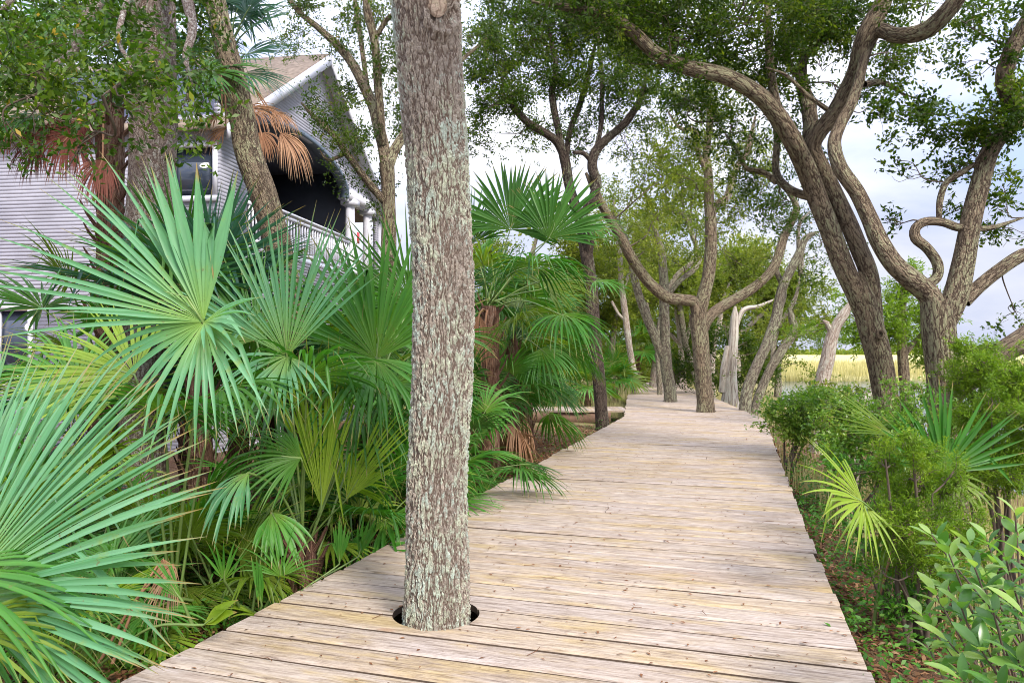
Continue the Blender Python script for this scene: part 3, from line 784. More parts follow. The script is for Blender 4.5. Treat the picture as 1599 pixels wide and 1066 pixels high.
    rl = MB(); zt = 4.66
    box(rl, (-1.5, -.06, zt - .05), (4.1, .06, zt), Mx); box(rl, (-1.5, -.03, zt - .16), (4.1, .03, zt - .09), Mx); box(rl, (-1.5, -.04, z_fl + .06), (4.1, .04, z_fl + .12), Mx)
    ro = rl.build('railing', M['white'], root)
    me = None
    for i in range(38):
        u = -1.42 + i * .146
        if me is None:
            q = MB(); box(q, (-.018, -.018, z_fl + .1), (.018, .018, zt - .1)); me = q.mesh('baluster', M['white'])
        bo = bpy.data.objects.new('baluster', me); COL.objects.link(bo); bo.parent = ro
        p = at(u, 0, 0); r0 = ROOT_AT[root.name]; bo.location = (p[0] - r0[0], p[1] - r0[1], -r0[2]); bo.rotation_euler.z = -math.atan2(.142, .99)
    fg = MB(); box(fg, (4.22, .17, 4.55), (4.36, .19, 4.85), Mx); tag(fg.build('porch_flag', M['red'], root), 'small red sign on the porch column', None)
    # roofs
    ro_ = MB()
    for sg in (-1, 1):
        ue = apex_u + sg * 4.75; ze = apex_z - 4.75 * sl_
        q = at(np.array([apex_u, ue, ue, apex_u]), np.array([.3, .3, -9, -9]), np.array([apex_z + .14, ze + .14, ze + .14, apex_z + .14]))
        q2 = q.copy(); q2[:, 2] -= .13
        ro_.add(np.vstack([q, q2]), [[0, 1, 2, 3], [7, 6, 5, 4], [0, 3, 7, 4], [1, 0, 4, 5], [2, 1, 5, 6], [3, 2, 6, 7]])
    q = at(np.array([-2.95, 2.2, 2.2, -2.95]), np.array([-2.6, -2.6, -11.5, -11.5]), np.array([5.85, 9.0, 9.0, 5.85])); q[:, 2] += .01
    q2 = q.copy(); q2[:, 2] -= .12
    ro_.add(np.vstack([q, q2]), [[0, 1, 2, 3], [7, 6, 5, 4], [0, 3, 7, 4], [1, 0, 4, 5], [2, 1, 5, 6], [3, 2, 6, 7]])
    ro_.build('roof', M['shingle'], root)
    so = MB()
    for sg in (-1, 1):
        ue = apex_u + sg * 4.7; ze = apex_z - 4.7 * sl_
        so.add(at(np.array([apex_u, ue, ue, apex_u]), np.array([.3, .3, .02, .02]), np.array([apex_z, ze, ze, apex_z])), [[0, 1, 2, 3]])
    so.build('soffit', M['white'], root)
    fs = MB()
    for sg in (-1, 1):
        ue = apex_u + sg * 4.8; ze = apex_z - 4.8 * sl_
        a3 = at(np.array([apex_u, ue, ue, apex_u]), .303, np.array([apex_z + .13, ze + .13, ze - .13, apex_z - .13])); b3 = at(np.array([apex_u, ue, ue, apex_u]), .343, np.array([apex_z + .13, ze + .13, ze - .13, apex_z - .13]))
        fs.add(np.vstack([a3, b3]), [[0, 1, 2, 3], [7, 6, 5, 4], [0, 4, 5, 1], [1, 5, 6, 2], [2, 6, 7, 3], [3, 7, 4, 0]])
    fs.build('fascia', M['white'], root)
house()

# ------------------------------------------------------------------ the oak standing in the hole of the walk
def front_oak():
    rng = np.random.default_rng(3)
    d = 4.41
    path = [(682, 1010, 54), (682, 975, 53.5), (682, 930, 52), (682, 850, 49), (683, 760, 46.5), (686, 680, 45.5), (691, 600, 45.5), (693, 500, 46), (690, 400, 47), (685, 300, 48.5), (679, 200, 49.5), (672, 100, 50.5), (665, 10, 53), (657, -120, 58), (640, -330, 60), (620, -560, 55)]
    P = [W(x, y, d) for x, y, r in path]; R = [r * d / F for x, y, r in path]
    P, R = smooth_path(P, R, .0085)
    root = thing('oak_tree', (P[0][0], P[0][1], -.36), 'big straight oak with lichened bark growing through the round hole in the boardwalk', 'tree')
    t = MB()
    tube(t, P, R, 150, rough=.04, rng=rng, ready=True)
    v = t.v[-1].astype(float)
    # a healed branch scar near the top, facing the viewer and a little right
    c = W(686, 18, d - .19); dv = v - c
    e = np.sqrt((dv[:, 0] / .078) ** 2 + (dv[:, 2] / .125) ** 2)
    out = unit(np.stack([v[:, 0] - W(668, 18, d)[0], v[:, 1] - d, 0 * v[:, 0]], -1))
    fr = v[:, 1] < d
    t.v[-1] = (v + out * (np.where(fr, .034 * np.exp(-((e - 1) / .22) ** 2) - .012 * (e < .8), 0))[:, None]).astype(np.float32)
    lim = [[W(664, -140, d), W(720, -60, d + .3), W(800, -90, d + .9), W(930, -190, d + 1.8)], [W(655, -200, d), W(560, -330, d + .4), W(420, -480, d + .6)], [W(640, -330, d), W(700, -520, d - 1.0), W(900, -700, d - 1.6)]]
    anch = list(P[-200::10])
    for q in lim:
        p, r = tube(t, q, [.11, .085, .06, .03], 24, .04, .05, rng); anch += list(p[len(p) // 2:])
    t.build('trunk', M['bark_front'], root, smooth=True)
    sc = MB(); n = 24; th = np.linspace(0, 2 * math.pi, n, endpoint=False)
    rings = []
    for k, (s_, o_) in enumerate(((1.0, .0), (.85, .012), (.6, .014), (.3, .012), (.02, .014))):
        x = .062 * s_ * np.cos(th); z = .105 * s_ * np.sin(th)
        pr = W(686, 22, d); axis = W(669, 22, d)
        rr_ = 51.5 * d / F
        dx = (pr[0] + x) - axis[0]; yy = d - np.sqrt(np.maximum(rr_ ** 2 - dx ** 2, .0001)) - o_ + .004
        rings.append(np.stack([pr[0] + x, yy, pr[2] + z], -1))
    V = np.stack(rings); sc.add(V, grid_quads(5, n, True), V * np.array([1, 1, 1]))
    sc.build('branch_scar', M['scar'], root, smooth=True)
    lm, tm = MB(), MB()
    cl = [(W(880, -150, d + 1.6), (1.0, .8, .5), 1), (W(420, -470, d + .5), (.8, .8, .6), 1), (W(900, -640, d - 1.5), (.9, .9, .6), 1), (W(760, -20, d + 1.6), (.38, .5, .16), .7)]
    crown_clumps(lm, tm, cl, anch, .06, .4, rng, 1.0, .25, 14)
    cr = lm.build('crown', M['leaf_oak'], root); tm.build('twigs', M['twig'], cr)
front_oak()

OG = 'oaks along the boardwalk'
# ------------------------------------------------------------------ trees on the right
tree('oak_tree', 'leaning double-stemmed oak with a knot on its trunk, right of the walk', 'tree', 10.2,
     [[(1396, 680, 19.4), (1385, 630, 18.2), (1376, 575, 18.2), (1362, 520, 18.6), (1348, 465, 19.0), (1338, 425, 15.6)],
      [(1360, 520, 13.8), (1342, 470, 15.6), (1319, 420, 15.6), (1290, 345, 15.2), (1273, 300, 14.7), (1258, 262, 14.7, -.1), (1240, 224, 14.7, -.3), (1211, 178, 14.3, -.5), (1182, 147, 13.3, -.7), (1130, 118, 12.0, -.9), (1075, 106, 11.5, -1.1), (1025, 84, 10.6, -1.3), (985, 48, 9.7, -1.4), (950, 26, 8.7, -1.5), (900, 15, 7.4, -1.6), (830, 2, 4.6, -1.7)],
      [(1368, 520, 12.9), (1358, 435, 13.8), (1340, 385, 13.3), (1322, 343, 13.3, .05), (1301, 300, 13.3, .05), (1282, 263, 13.3, 0), (1269, 230, 12.9, -.1), (1280, 205, 12.4, -.2), (1306, 172, 12.9, -.3), (1334, 117, 12.9, -.5), (1349, 62, 13.8, -.7), (1372, 18, 14.3, -.8), (1400, -40, 13.8, -.9)],
      [(1350, 66, 10.5, -.7), (1372, 48, 11.3, -.8), (1402, 56, 12.1, -1), (1440, 50, 13.0, -1.2), (1470, 28, 13.0, -1.4), (1500, -10, 12.1, -1.6), (1530, -60, 11.3, -1.8)],
      [(1258, 245, 10.5, .1), (1266, 205, 11.3, .2), (1262, 165, 11.3, .4), (1252, 128, 9.8, .6), (1255, 90, 7.3, .8), (1285, 60, 5.7, 1), (1310, 20, 4.0, 1.2)],
      [(1260, 130, 6.4, .5), (1232, 100, 5.7, .6), (1222, 50, 4.9, .7), (1230, 0, 4.0, .8)],
      [(1300, 350, 7.3), (1285, 312, 7.3, .1), (1255, 305, 6.9, .3), (1228, 292, 6.4, .5), (1212, 268, 5.7, .7), (1213, 220, 4.9, .9), (1208, 180, 3.2, 1.1)],
      [(1213, 285, 4.9, .6), (1190, 268, 4.0, .7), (1165, 262, 3.2, .8), (1150, 235, 2.4, .9), (1120, 190, 2.0, 1)],
      [(1290, 170, 4.0, -.4), (1260, 148, 3.2, -.6), (1228, 118, 2.6, -.8), (1195, 105, 1.7, -.9)],
      [(1212, 165, 7.3, -.4), (1203, 110, 7.3, -.3), (1200, 50, 6.4, -.2), (1195, -30, 5.7, -.1)]],
     [(1060, 40, -1.2, 120, 70, 1.5), (1175, 55, -.5, 110, 75, 1.7), (1280, 60, .3, 85, 75, 1.4), (940, 10, -1.4, 110, 50, 1.3), (1130, -10, -.8, 200, 60, 1.5), (1330, 20, .6, 80, 60, 1.2), (1395, 90, -.4, 60, 40, .8), (1110, 165, .8, 60, 45, .9), (1215, 120, .2, 60, 50, 1.2),
      (1170, 285, .9, 60, 55, .6), (1435, 0, -1.2, 80, 30, .9), (1020, 90, .2, 70, 40, 1.0), (1340, 150, .6, 40, 30, .7), (1240, -20, .2, 150, 50, 1.4), (1150, 200, .6, 90, 50, .45), (1080, 180, .4, 60, 40, .6), (1250, 200, .8, 40, 60, .5), (1400, 60, .5, 60, 50, .6), (1230, 330, 1.2, 50, 30, .5)],
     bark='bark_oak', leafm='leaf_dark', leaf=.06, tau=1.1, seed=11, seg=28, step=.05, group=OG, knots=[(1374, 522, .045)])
tree('oak_tree', 'stout oak forking low into crooked arms, farthest right of the big oaks', 'tree', 9.0,
     [[(1478, 700, 25.7), (1474, 640, 23.2), (1472, 570, 23.2), (1465, 510, 24.1), (1462, 470, 23.2)],
      [(1466, 500, 16.6), (1452, 462, 16.6), (1425, 438, 16.6), (1396, 412, 14.9), (1372, 375, 13.7), (1357, 340, 12.4), (1338, 300, 11.6), (1312, 262, 10.8), (1303, 225, 10.0, .1), (1312, 195, 9.1, .2), (1328, 165, 8.3, .3), (1340, 130, 8.3, .4), (1352, 85, 7.5, .5), (1380, 40, 5.8, .6)],
      [(1470, 510, 18.3), (1492, 462, 18.3), (1503, 415, 16.6), (1512, 370, 14.9), (1522, 320, 14.1), (1535, 270, 13.3), (1548, 232, 13.3), (1575, 200, 11.6), (1610, 178, 10.8), (1660, 150, 9.1)],
      [(1440, 448, 7.5), (1462, 434, 7.5), (1464, 412, 7.9), (1448, 388, 7.5), (1430, 372, 7.9), (1430, 356, 7.5), (1446, 346, 7.1), (1472, 347, 6.6), (1495, 355, 6.2), (1520, 356, 5.8)],
      [(1466, 346, 4.1), (1468, 312, 5.0), (1478, 285, 4.6), (1500, 270, 5.0), (1530, 252, 5.8)],
      [(1505, 470, 10.8), (1530, 446, 10.0), (1560, 422, 10.0), (1598, 398, 10.0), (1650, 380, 8.3)],
      [(1515, 358, 5.0), (1550, 355, 4.1), (1598, 340, 3.3)],
      [(1600, 185, 10.8), (1578, 150, 14.1, -.2), (1568, 122, 12.4, -.3), (1578, 85, 12.4, -.4), (1600, 40, 11.6, -.5), (1630, -20, 10.0, -.6)],
      [(1350, 132, 5.0, .5), (1375, 128, 4.1, .6), (1400, 140, 3.3, .7), (1415, 152, 2.5, .8)]],
     [(1450, 180, .2, 75, 32, 1.3), (1520, 195, -.3, 75, 48, 1.6), (1500, 250, .1, 70, 25, 1.0), (1585, 150, -.3, 50, 60, 1.0), (1570, 60, -.4, 50, 50, .7), (1510, 60, .3, 45, 45, .7), (1375, 185, .2, 32, 32, 1.0), (1385, 130, .6, 30, 30, .8), (1570, 300, .2, 50, 45, .6), (1580, 480, .4, 30, 40, .3), (1395, 345, .6, 22, 16, .9), (1590, 8, -.6, 40, 30, 1.0), (1500, 100, .1, 25, 35, .8), (1400, 260, .3, 22, 18, .6), (1480, 330, .5, 40, 18, .6), (1560, 370, .3, 45, 22, .6)],
     bark='bark_oak', leafm='leaf_dark', leaf=.068, wd=.48, tau=1.1, seed=12, seg=28, step=.05, group=OG)
tree('oak_tree', 'slim leaning oak at the right edge of the boardwalk, beyond the shrub', 'tree', 20.0,
     [[(1163, 640, 9.5), (1168, 605, 9), (1183, 568, 8.5), (1198, 535, 8), (1212, 495, 8), (1220, 455, 7.5), (1233, 425, 7), (1248, 395, 6.5), (1258, 372, 5.5), (1278, 362, 4)],
      [(1215, 490, 5), (1224, 455, 4.5, .2), (1210, 415, 4.5, .4), (1218, 390, 4.5, .6), (1235, 345, 5, .8), (1243, 322, 5, 1), (1228, 295, 4.5, 1.2), (1200, 270, 3.5, 1.4)],
      [(1252, 390, 4), (1250, 430, 3), (1247, 355, 3), (1265, 330, 2)]],
     [(1235, 345, 0, 45, 40, .8), (1280, 385, .3, 40, 30, .6), (1205, 285, 1, 40, 35, .6), (1265, 430, -.3, 25, 30, .5), (1180, 320, 1.2, 50, 35, .5)],
     bark='bark_far', leafm='leaf_oak', leaf=.09, tau=1.0, seed=13, group=OG)
tree('oak_tree', 'second leaning oak with a crooked elbow behind the slim leaning one', 'tree', 22.0,
     [[(1180, 634, 7), (1192, 600, 7), (1205, 572, 7), (1222, 545, 7), (1240, 518, 6), (1236, 495, 5), (1233, 480, 4)],
      [(1238, 520, 4), (1250, 522, 4), (1262, 516, 3), (1280, 505, 2)],
      [(1206, 570, 4), (1212, 520, 4, .4), (1240, 470, 3.5, .8), (1250, 430, 3, 1)]],
     [(1255, 480, .5, 50, 40, .6), (1215, 500, 1, 45, 40, .6), (1290, 500, .8, 50, 30, .5), (1230, 560, 1, 60, 30, .4)],
     bark='bark_far', leafm='leaf_far', leaf=.10, tau=1.0, seed=14, group=OG)
tree('dead_tree', 'pale dead trunk with a dark hollow, right of the far walk', 'tree', 25.0,
     [[(1140, 615, 12), (1141, 585, 9.5), (1144, 550, 8), (1146, 520, 7), (1147, 495, 6), (1148, 478, 4)], [(1128, 612, 6), (1131, 575, 6), (1137, 540, 5)], [(1146, 520, 4), (1160, 485, 4), (1185, 478, 3), (1215, 465, 2)]], (), bark='wood_dead', seed=15)
tree('broken_tree', 'pale broken leaning trunk standing before the marsh', 'tree', 15.0,
     [[(1278, 640, 12), (1283, 600, 11), (1292, 560, 11), (1298, 530, 10), (1306, 508, 8), (1318, 490, 8), (1330, 470, 6)], [(1300, 525, 5), (1292, 505, 4), (1285, 500, 3)]],
     [(1300, 535, .3, 25, 18, .5), (1262, 520, .5, 40, 25, .5)], bark='bark_pale', leafm='leaf_cedar', leaf=.07, wd=.25, seed=16)
tree('oak_tree', 'mossy low oak limb arching in over the right-hand cedars', 'tree', 8.0,
     [[(2030, 860, 34, .9), (1985, 700, 30, .9), (1900, 560, 28, .8), (1800, 480, 26, .7), (1700, 470, 24, .5), (1640, 505, 21, .2), (1598, 532, 19), (1565, 550, 17), (1542, 568, 15), (1500, 610, 12, .2), (1460, 660, 8, .4)],
      [(1900, 560, 22, .8), (1890, 420, 19, .9), (1920, 300, 16, 1), (1880, 180, 12, 1.2)]], (), bark='bark_oak', seed=17, seg=20)
tree('fallen_branch', 'bare branch slanting up over the water beside the knotted oak', 'branch', 11.5,
     [[(1330, 650, 9), (1352, 622, 8), (1372, 602, 7), (1390, 590, 6)]], (), bark='bark_pale', seed=18)

# ------------------------------------------------------------------ the trees standing in and along the walk
tree('oak_tree', 'forked oak rising through the middle of the boardwalk, nearest of those in its deck', 'tree', 19.4,
     [[(1102, 650, 15), (1101, 625, 13), (1098, 590, 13), (1095, 550, 13), (1092, 515, 13), (1090, 490, 13.5)],
      [(1090, 492, 10), (1084, 472, 9.5), (1066, 468, 9, -.1), (1042, 464, 9, -.2), (1020, 448, 8.5, -.4), (1000, 424, 8.5, -.6), (982, 395, 8, -.8), (966, 365, 7.5, -1), (948, 335, 7, -1.2), (930, 300, 6.5, -1.4), (915, 270, 5, -1.6)],
      [(1090, 495, 11), (1098, 465, 10.5), (1106, 430, 10), (1110, 390, 9.5), (1110, 350, 9), (1107, 310, 7.5), (1106, 270, 7), (1103, 240, 6), (1108, 190, 5.5), (1105, 140, 5)],
      [(1111, 335, 6), (1122, 318, 6), (1135, 308, 5.5), (1142, 285, 5), (1150, 262, 5), (1165, 240, 4.5), (1172, 215, 4), (1180, 180, 3)],
      [(1106, 275, 5), (1098, 255, 5), (1090, 240, 4), (1086, 205, 3.5), (1062, 200, 3), (1040, 170, 2)],
      [(1095, 520, 9), (1104, 500, 8.5), (1122, 482, 8, .2), (1160, 460, 8, .4), (1188, 440, 7.5, .5), (1208, 418, 7.5, .6), (1218, 392, 7, .7), (1224, 370, 6.5, .8), (1236, 345, 6, .9), (1244, 325, 5, 1), (1232, 300, 4, 1.1)],
      [(1160, 262, 4), (1178, 268, 4), (1200, 272, 3), (1230, 290, 2)]],
     [(1080, 210, 0, 60, 55, .7), (1140, 225, .4, 60, 45, .7), (1060, 290, -.5, 50, 40, .4), (1185, 235, .5, 45, 45, .6), (1095, 130, .4, 80, 50, 1.2), (1140, 400, .5, 35, 40, .3), (1035, 340, -.4, 45, 45, .45), (1000, 290, -.8, 50, 50, .5), (1060, 250, .3, 70, 50, .6), (1150, 340, .6, 60, 50, .35), (1195, 400, .7, 45, 40, .4), (1010, 380, -.5, 50, 45, .5), (1120, 280, .4, 50, 60, .4)],
     bark='bark_oak', leafm='leaf_far', leaf=.085, tau=1.0, seed=21, seg=18, step=.08, group=OG, ybase=-.36)
tree('oak_tree', 'second oak rising through the boardwalk, with a limb forking off low on its left', 'tree', 23.3,
     [[(1047, 632, 11.5), (1046, 610, 9.5), (1041, 575, 9), (1038, 545, 9.5)], [(1039, 550, 8), (1038, 510, 8), (1037, 470, 8), (1036, 430, 7), (1032, 390, 6), (1020, 350, 5)],
      [(1037, 560, 7), (1024, 530, 7), (1010, 495, 7), (998, 462, 6.5), (990, 430, 6), (984, 400, 5.5), (975, 370, 5), (955, 330, 4)],
      [(1037, 470, 4, .2), (1060, 440, 4, .6), (1085, 420, 4, 1), (1095, 405, 3.5, 1.2)]],
     [(1010, 380, .5, 70, 45, .7), (1050, 400, .8, 60, 40, .7), (965, 350, .3, 45, 50, .6), (1080, 340, 1, 45, 50, .4)],
     bark='bark_far', leafm='leaf_far', leaf=.10, tau=1.1, seed=22, group=OG, ybase=-.36)
tree('oak_tree', 'thin-stemmed oak at the left edge of the far walk, a bare leaning stem', 'tree', 29.0,
     [[(994, 614, 6.5), (991, 590, 5.5), (985, 555, 5), (980, 520, 5), (975, 480, 5), (970, 440, 4.5), (968, 400, 4), (962, 350, 3), (958, 310, 2.5)], [(976, 500, 2.5), (966, 490, 2.5), (955, 470, 2)], [(972, 455, 3), (985, 420, 3, .5), (1000, 390, 2.5, 1)]],
     [(962, 400, 0, 45, 50, .8), (990, 350, .5, 45, 40, .6), (950, 320, .5, 40, 40, .5)], bark='bark_pale', leafm='leaf_far', leaf=.12, tau=1.0, seed=23, group=OG)
tree('oak_tree', 'small pale stem standing in the far end of the walk', 'tree', 33.0,
     [[(1019, 606, 6), (1020, 590, 5), (1024, 560, 5), (1022, 530, 4), (1015, 500, 3.5), (1010, 470, 3)], [(1028, 600, 3), (1030, 570, 3), (1030, 540, 2.5), (1035, 500, 2)]],
     [(1010, 465, 0, 45, 35, .8), (1040, 470, .5, 40, 35, .8)], bark='bark_pale', leafm='leaf_far', leaf=.13, tau=1.0, seed=24, group=OG)
tree('oak_tree', 'dark oak with a V of trunks and the densest crown, left edge of the walk', 'tree', 18.3,
     [[(941, 668, 11.7), (939, 640, 10.3), (936, 600, 9.9), (931, 555, 9.9), (928, 515, 9.9), (925, 475, 10.3), (921, 430, 9.9), (915, 390, 9.5), (908, 350, 9.0), (896, 315, 8.1), (888, 285, 7.7), (884, 260, 8.1), (880, 240, 8.1)],
      [(880, 243, 6.3), (868, 220, 6.3, -.1), (848, 206, 6.3, -.3), (825, 192, 5.9, -.5), (805, 172, 5.4, -.7), (796, 157, 5.0, -.8), (780, 160, 4.0, -.9), (762, 170, 2.7, -1)],
      [(880, 245, 5.9), (872, 205, 5.4), (865, 170, 5.4), (862, 140, 5.4), (868, 110, 4.5), (860, 60, 3.6), (850, 10, 2.7)],
      [(884, 250, 4.5), (890, 205, 4.5, .2), (905, 165, 4.5, .4), (915, 130, 4.5, .6), (925, 90, 3.6, .8), (935, 40, 2.7, 1)],
      [(918, 400, 7.2), (922, 360, 7.2, -.3), (912, 335, 6.3, -.4), (925, 312, 7.2, -.5), (932, 285, 7.2, -.5), (925, 262, 8.1, -.5), (928, 240, 7.7, -.5), (942, 222, 6.8, -.5), (962, 205, 6.3, -.5), (978, 190, 5.9, -.6), (992, 170, 5.4, -.7), (1002, 150, 4.5, -.8), (1010, 115, 3.1, -.9)],
      [(930, 235, 4.0, -.5), (938, 200, 4.0, -.4), (940, 160, 4.0, -.3), (940, 120, 3.6, -.2), (936, 80, 2.7, -.1), (930, 30, 2.7, 0)],
      [(925, 255, 3.6, -.5), (912, 240, 3.6, -.6), (895, 238, 2.7, -.7)]],
     [(775, 150, -.8, 55, 50, 1.7), (765, 95, -.8, 55, 50, 1.4), (830, 70, -.3, 75, 60, 1.6), (900, 60, .3, 80, 60, 1.5), (985, 70, .2, 75, 60, 1.4), (870, 130, .4, 55, 40, 1.3), (1000, 140, -.7, 55, 45, 1.5), (950, 150, 0, 60, 45, 1.2), (800, 215, -.2, 70, 32, .55), (860, 190, .5, 40, 30, .6), (980, 225, .3, 50, 35, .45), (905, 200, .6, 50, 35, .7), (830, 10, 0, 90, 40, 1.3), (930, 5, .4, 120, 40, 1.4), (745, 190, -.6, 30, 32, 1.0)],
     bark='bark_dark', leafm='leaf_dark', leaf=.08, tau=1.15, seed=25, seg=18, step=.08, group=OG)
tree('oak_tree', 'grey oak with a spreading open crown behind the lichened front oak', 'tree', 13.0,
     [[(607, 420, 12), (607, 340, 11), (606, 290, 11), (604, 255, 12)],
      [(604, 262, 10), (598, 225, 9.5, .1), (590, 195, 9, .2), (582, 165, 8.5, .3), (564, 125, 8, .4), (545, 92, 7, .5), (520, 65, 6, .6), (495, 42, 5, .7), (470, 22, 4, .8), (452, 0, 4, .9), (430, -30, 3, 1)],
      [(598, 225, 6), (594, 180, 6.5, -.2), (590, 130, 6.5, -.3), (588, 90, 6.5, -.4), (583, 55, 6.5, -.5), (574, 20, 6.5, -.6), (568, -20, 6, -.7)],
      [(575, 150, 4, .3), (570, 110, 4, .5), (563, 60, 4, .7), (556, 15, 4, .9), (552, -20, 3, 1)],
      [(605, 262, 9), (616, 235, 8, .1), (632, 208, 7, .2), (650, 175, 6, .3), (670, 140, 5, .4), (760, 60, 4, .8)],
      [(605, 320, 6), (575, 285, 6, -.2), (545, 245, 5.5, -.4), (520, 210, 5, -.5), (490, 182, 4, -.6), (470, 160, 2.5, -.7)],
      [(586, 60, 4, -.4), (605, 30, 4, -.5), (625, 18, 4, -.6), (660, -10, 3, -.7)],
      [(540, 240, 3, -.4), (512, 250, 2.5, -.5), (500, 235, 2, -.6)]],
     [(560, 30, .5, 60, 45, .6), (600, 100, -.2, 35, 60, .55), (500, 60, .7, 50, 45, .45), (470, 15, .8, 45, 35, .5), (520, 170, -.5, 45, 40, .3), (560, 250, -.3, 50, 45, .3), (625, 150, .3, 30, 50, .6), (545, 140, .4, 45, 40, .3), (620, 30, -.4, 50, 40, .5), (500, 200, -.6, 40, 35, .45), (535, 215, -.4, 40, 40, .45), (590, 290, .2, 40, 40, .3), (750, 60, .8, 45, 35, .5)],
     bark='bark_oak', leafm='leaf_oak', leaf=.06, tau=1.5, seed=26, seg=18, step=.07, ybase=-.3)
# far grove beyond the end of the walk
GV = 'far grove at the end of the boardwalk'
grove = [
    ('spindly grove oak left of the pale far stem', 36, [[(1067, 600, 6), (1065, 570, 5), (1063, 530, 5), (1058, 490, 4.5), (1050, 450, 4)], [(1064, 540, 3), (1050, 525, 3), (1040, 515, 2.5)]], [(1050, 445, 0, 70, 45, 1.2), (1010, 420, 1, 60, 50, 1.0)]),
    ('leaning grove oak crossing behind the forked deck oak', 34, [[(1090, 606, 5), (1082, 575, 5), (1072, 545, 5), (1066, 510, 5), (1062, 480, 4), (1060, 450, 3.5)], [(1070, 540, 3), (1078, 505, 3), (1085, 470, 2.5)]], [(1075, 440, 0, 60, 45, 1.2), (1110, 455, .5, 55, 40, 1.0)]),
    ('slender grove oak just right of the forked deck oak', 30, [[(1112, 612, 5), (1112, 570, 4.5), (1116, 535, 4.5), (1124, 500, 4), (1128, 470, 3.5), (1140, 440, 3)], [(1117, 535, 2.5), (1105, 510, 2.5), (1095, 490, 2)]], [(1150, 430, 0, 60, 45, 1.1), (1120, 470, .5, 50, 40, .9)]),
    ('broad yellow-green grove oak with a pale bare branch', 38, [[(1150, 600, 7), (1150, 560, 6), (1140, 520, 6), (1120, 480, 5.5), (1098, 440, 5), (1092, 405, 4), (1085, 380, 3)], [(1100, 440, 4), (1080, 440, 4), (1058, 450, 3.5)], [(1145, 530, 4), (1180, 500, 3.5), (1210, 470, 3)]], [(1180, 430, 0, 65, 45, 1.3), (1220, 450, .5, 55, 40, 1.2), (1140, 400, 0, 50, 35, .9), (1190, 490, .2, 60, 40, 1.0)]),
    ('bushy grove oak at the left end of the far trees', 32, [[(955, 600, 5), (955, 550, 5), (960, 500, 4.5), (965, 450, 4), (950, 400, 3)]], [(960, 430, 0, 60, 60, 1.2), (905, 420, 0, 60, 60, 1.1), (930, 480, .5, 60, 50, 1.1), (870, 470, .3, 60, 60, 1.1)]),
    ('tall light-crowned grove oak showing above the fan palms', 30, [[(820, 600, 6), (820, 520, 5.5), (822, 450, 5), (830, 400, 4), (845, 350, 3)]], [(830, 470, 0, 70, 60, 1.2), (780, 500, 0, 60, 60, 1.2), (880, 370, .4, 60, 40, .7), (760, 400, .3, 50, 50, .6), (820, 560, .5, 90, 40, 1.1)]),
    ('young grove oak filling the gap at the vanishing end of the walk', 44, [[(1040, 598, 5), (1040, 560, 4), (1042, 520, 4), (1045, 480, 3)]], [(1045, 500, 0, 60, 40, 1.0), (1000, 500, 1, 60, 50, 1.0), (1085, 510, .5, 50, 35, .8), (1030, 560, 0, 50, 25, 1.0)]),
    ('grey grove oak with sparse top in the sky gap', 27, [[(1030, 600, 4), (1028, 520, 4), (1050, 440, 4), (1088, 400, 4), (1078, 360, 3.5), (1068, 335, 3), (1042, 325, 2.5), (1040, 290, 2)], [(1078, 360, 2), (1080, 310, 2), (1085, 280, 1.5)], [(1068, 335, 2), (1066, 310, 2), (1064, 290, 1.5)]], [(1065, 290, 0, 50, 35, .5), (1030, 280, 0, 45, 40, .5), (1075, 340, .3, 45, 30, .5), (1020, 330, .3, 45, 35, .6)]),
    ('low leafy grove oak closing the gap behind the fan palms', 40, [[(900, 600, 5), (900, 560, 5), (905, 520, 4)]], [(880, 540, 0, 60, 45, 1.3), (940, 550, .5, 55, 40, 1.3), (900, 490, .5, 60, 40, 1.1), (990, 570, 1, 50, 28, 1.3), (840, 560, 0, 50, 40, 1.2)]),
    ('low dense grove oak right at the end of the boardwalk', 47, [[(1060, 596, 4), (1060, 570, 4), (1062, 540, 3)]], [(1055, 570, 0, 45, 25, 1.4), (1100, 570, .5, 45, 28, 1.3), (1010, 560, 0, 45, 30, 1.3), (1140, 575, .5, 40, 22, 1.2), (1080, 530, 1, 50, 30, 1.0)]),
    ('round low thicket oak beyond the slim leaning pair', 40, [[(1215, 598, 5), (1215, 570, 4.5), (1222, 540, 4), (1230, 510, 3)]], [(1225, 500, 0, 55, 35, .9), (1180, 520, 0, 50, 35, .9), (1160, 560, .4, 55, 28, 1.1), (1260, 520, .4, 40, 20, .7)]),
]
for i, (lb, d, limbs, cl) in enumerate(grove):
    tree('oak_tree', lb, 'tree', d, limbs, cl, bark='bark_pale' if i in (0, 2, 3) else 'bark_far', leafm='leaf_far', leaf=.14, wd=.55, tau=2.1, seed=60 + i, group=GV, seg=10, step=.25)

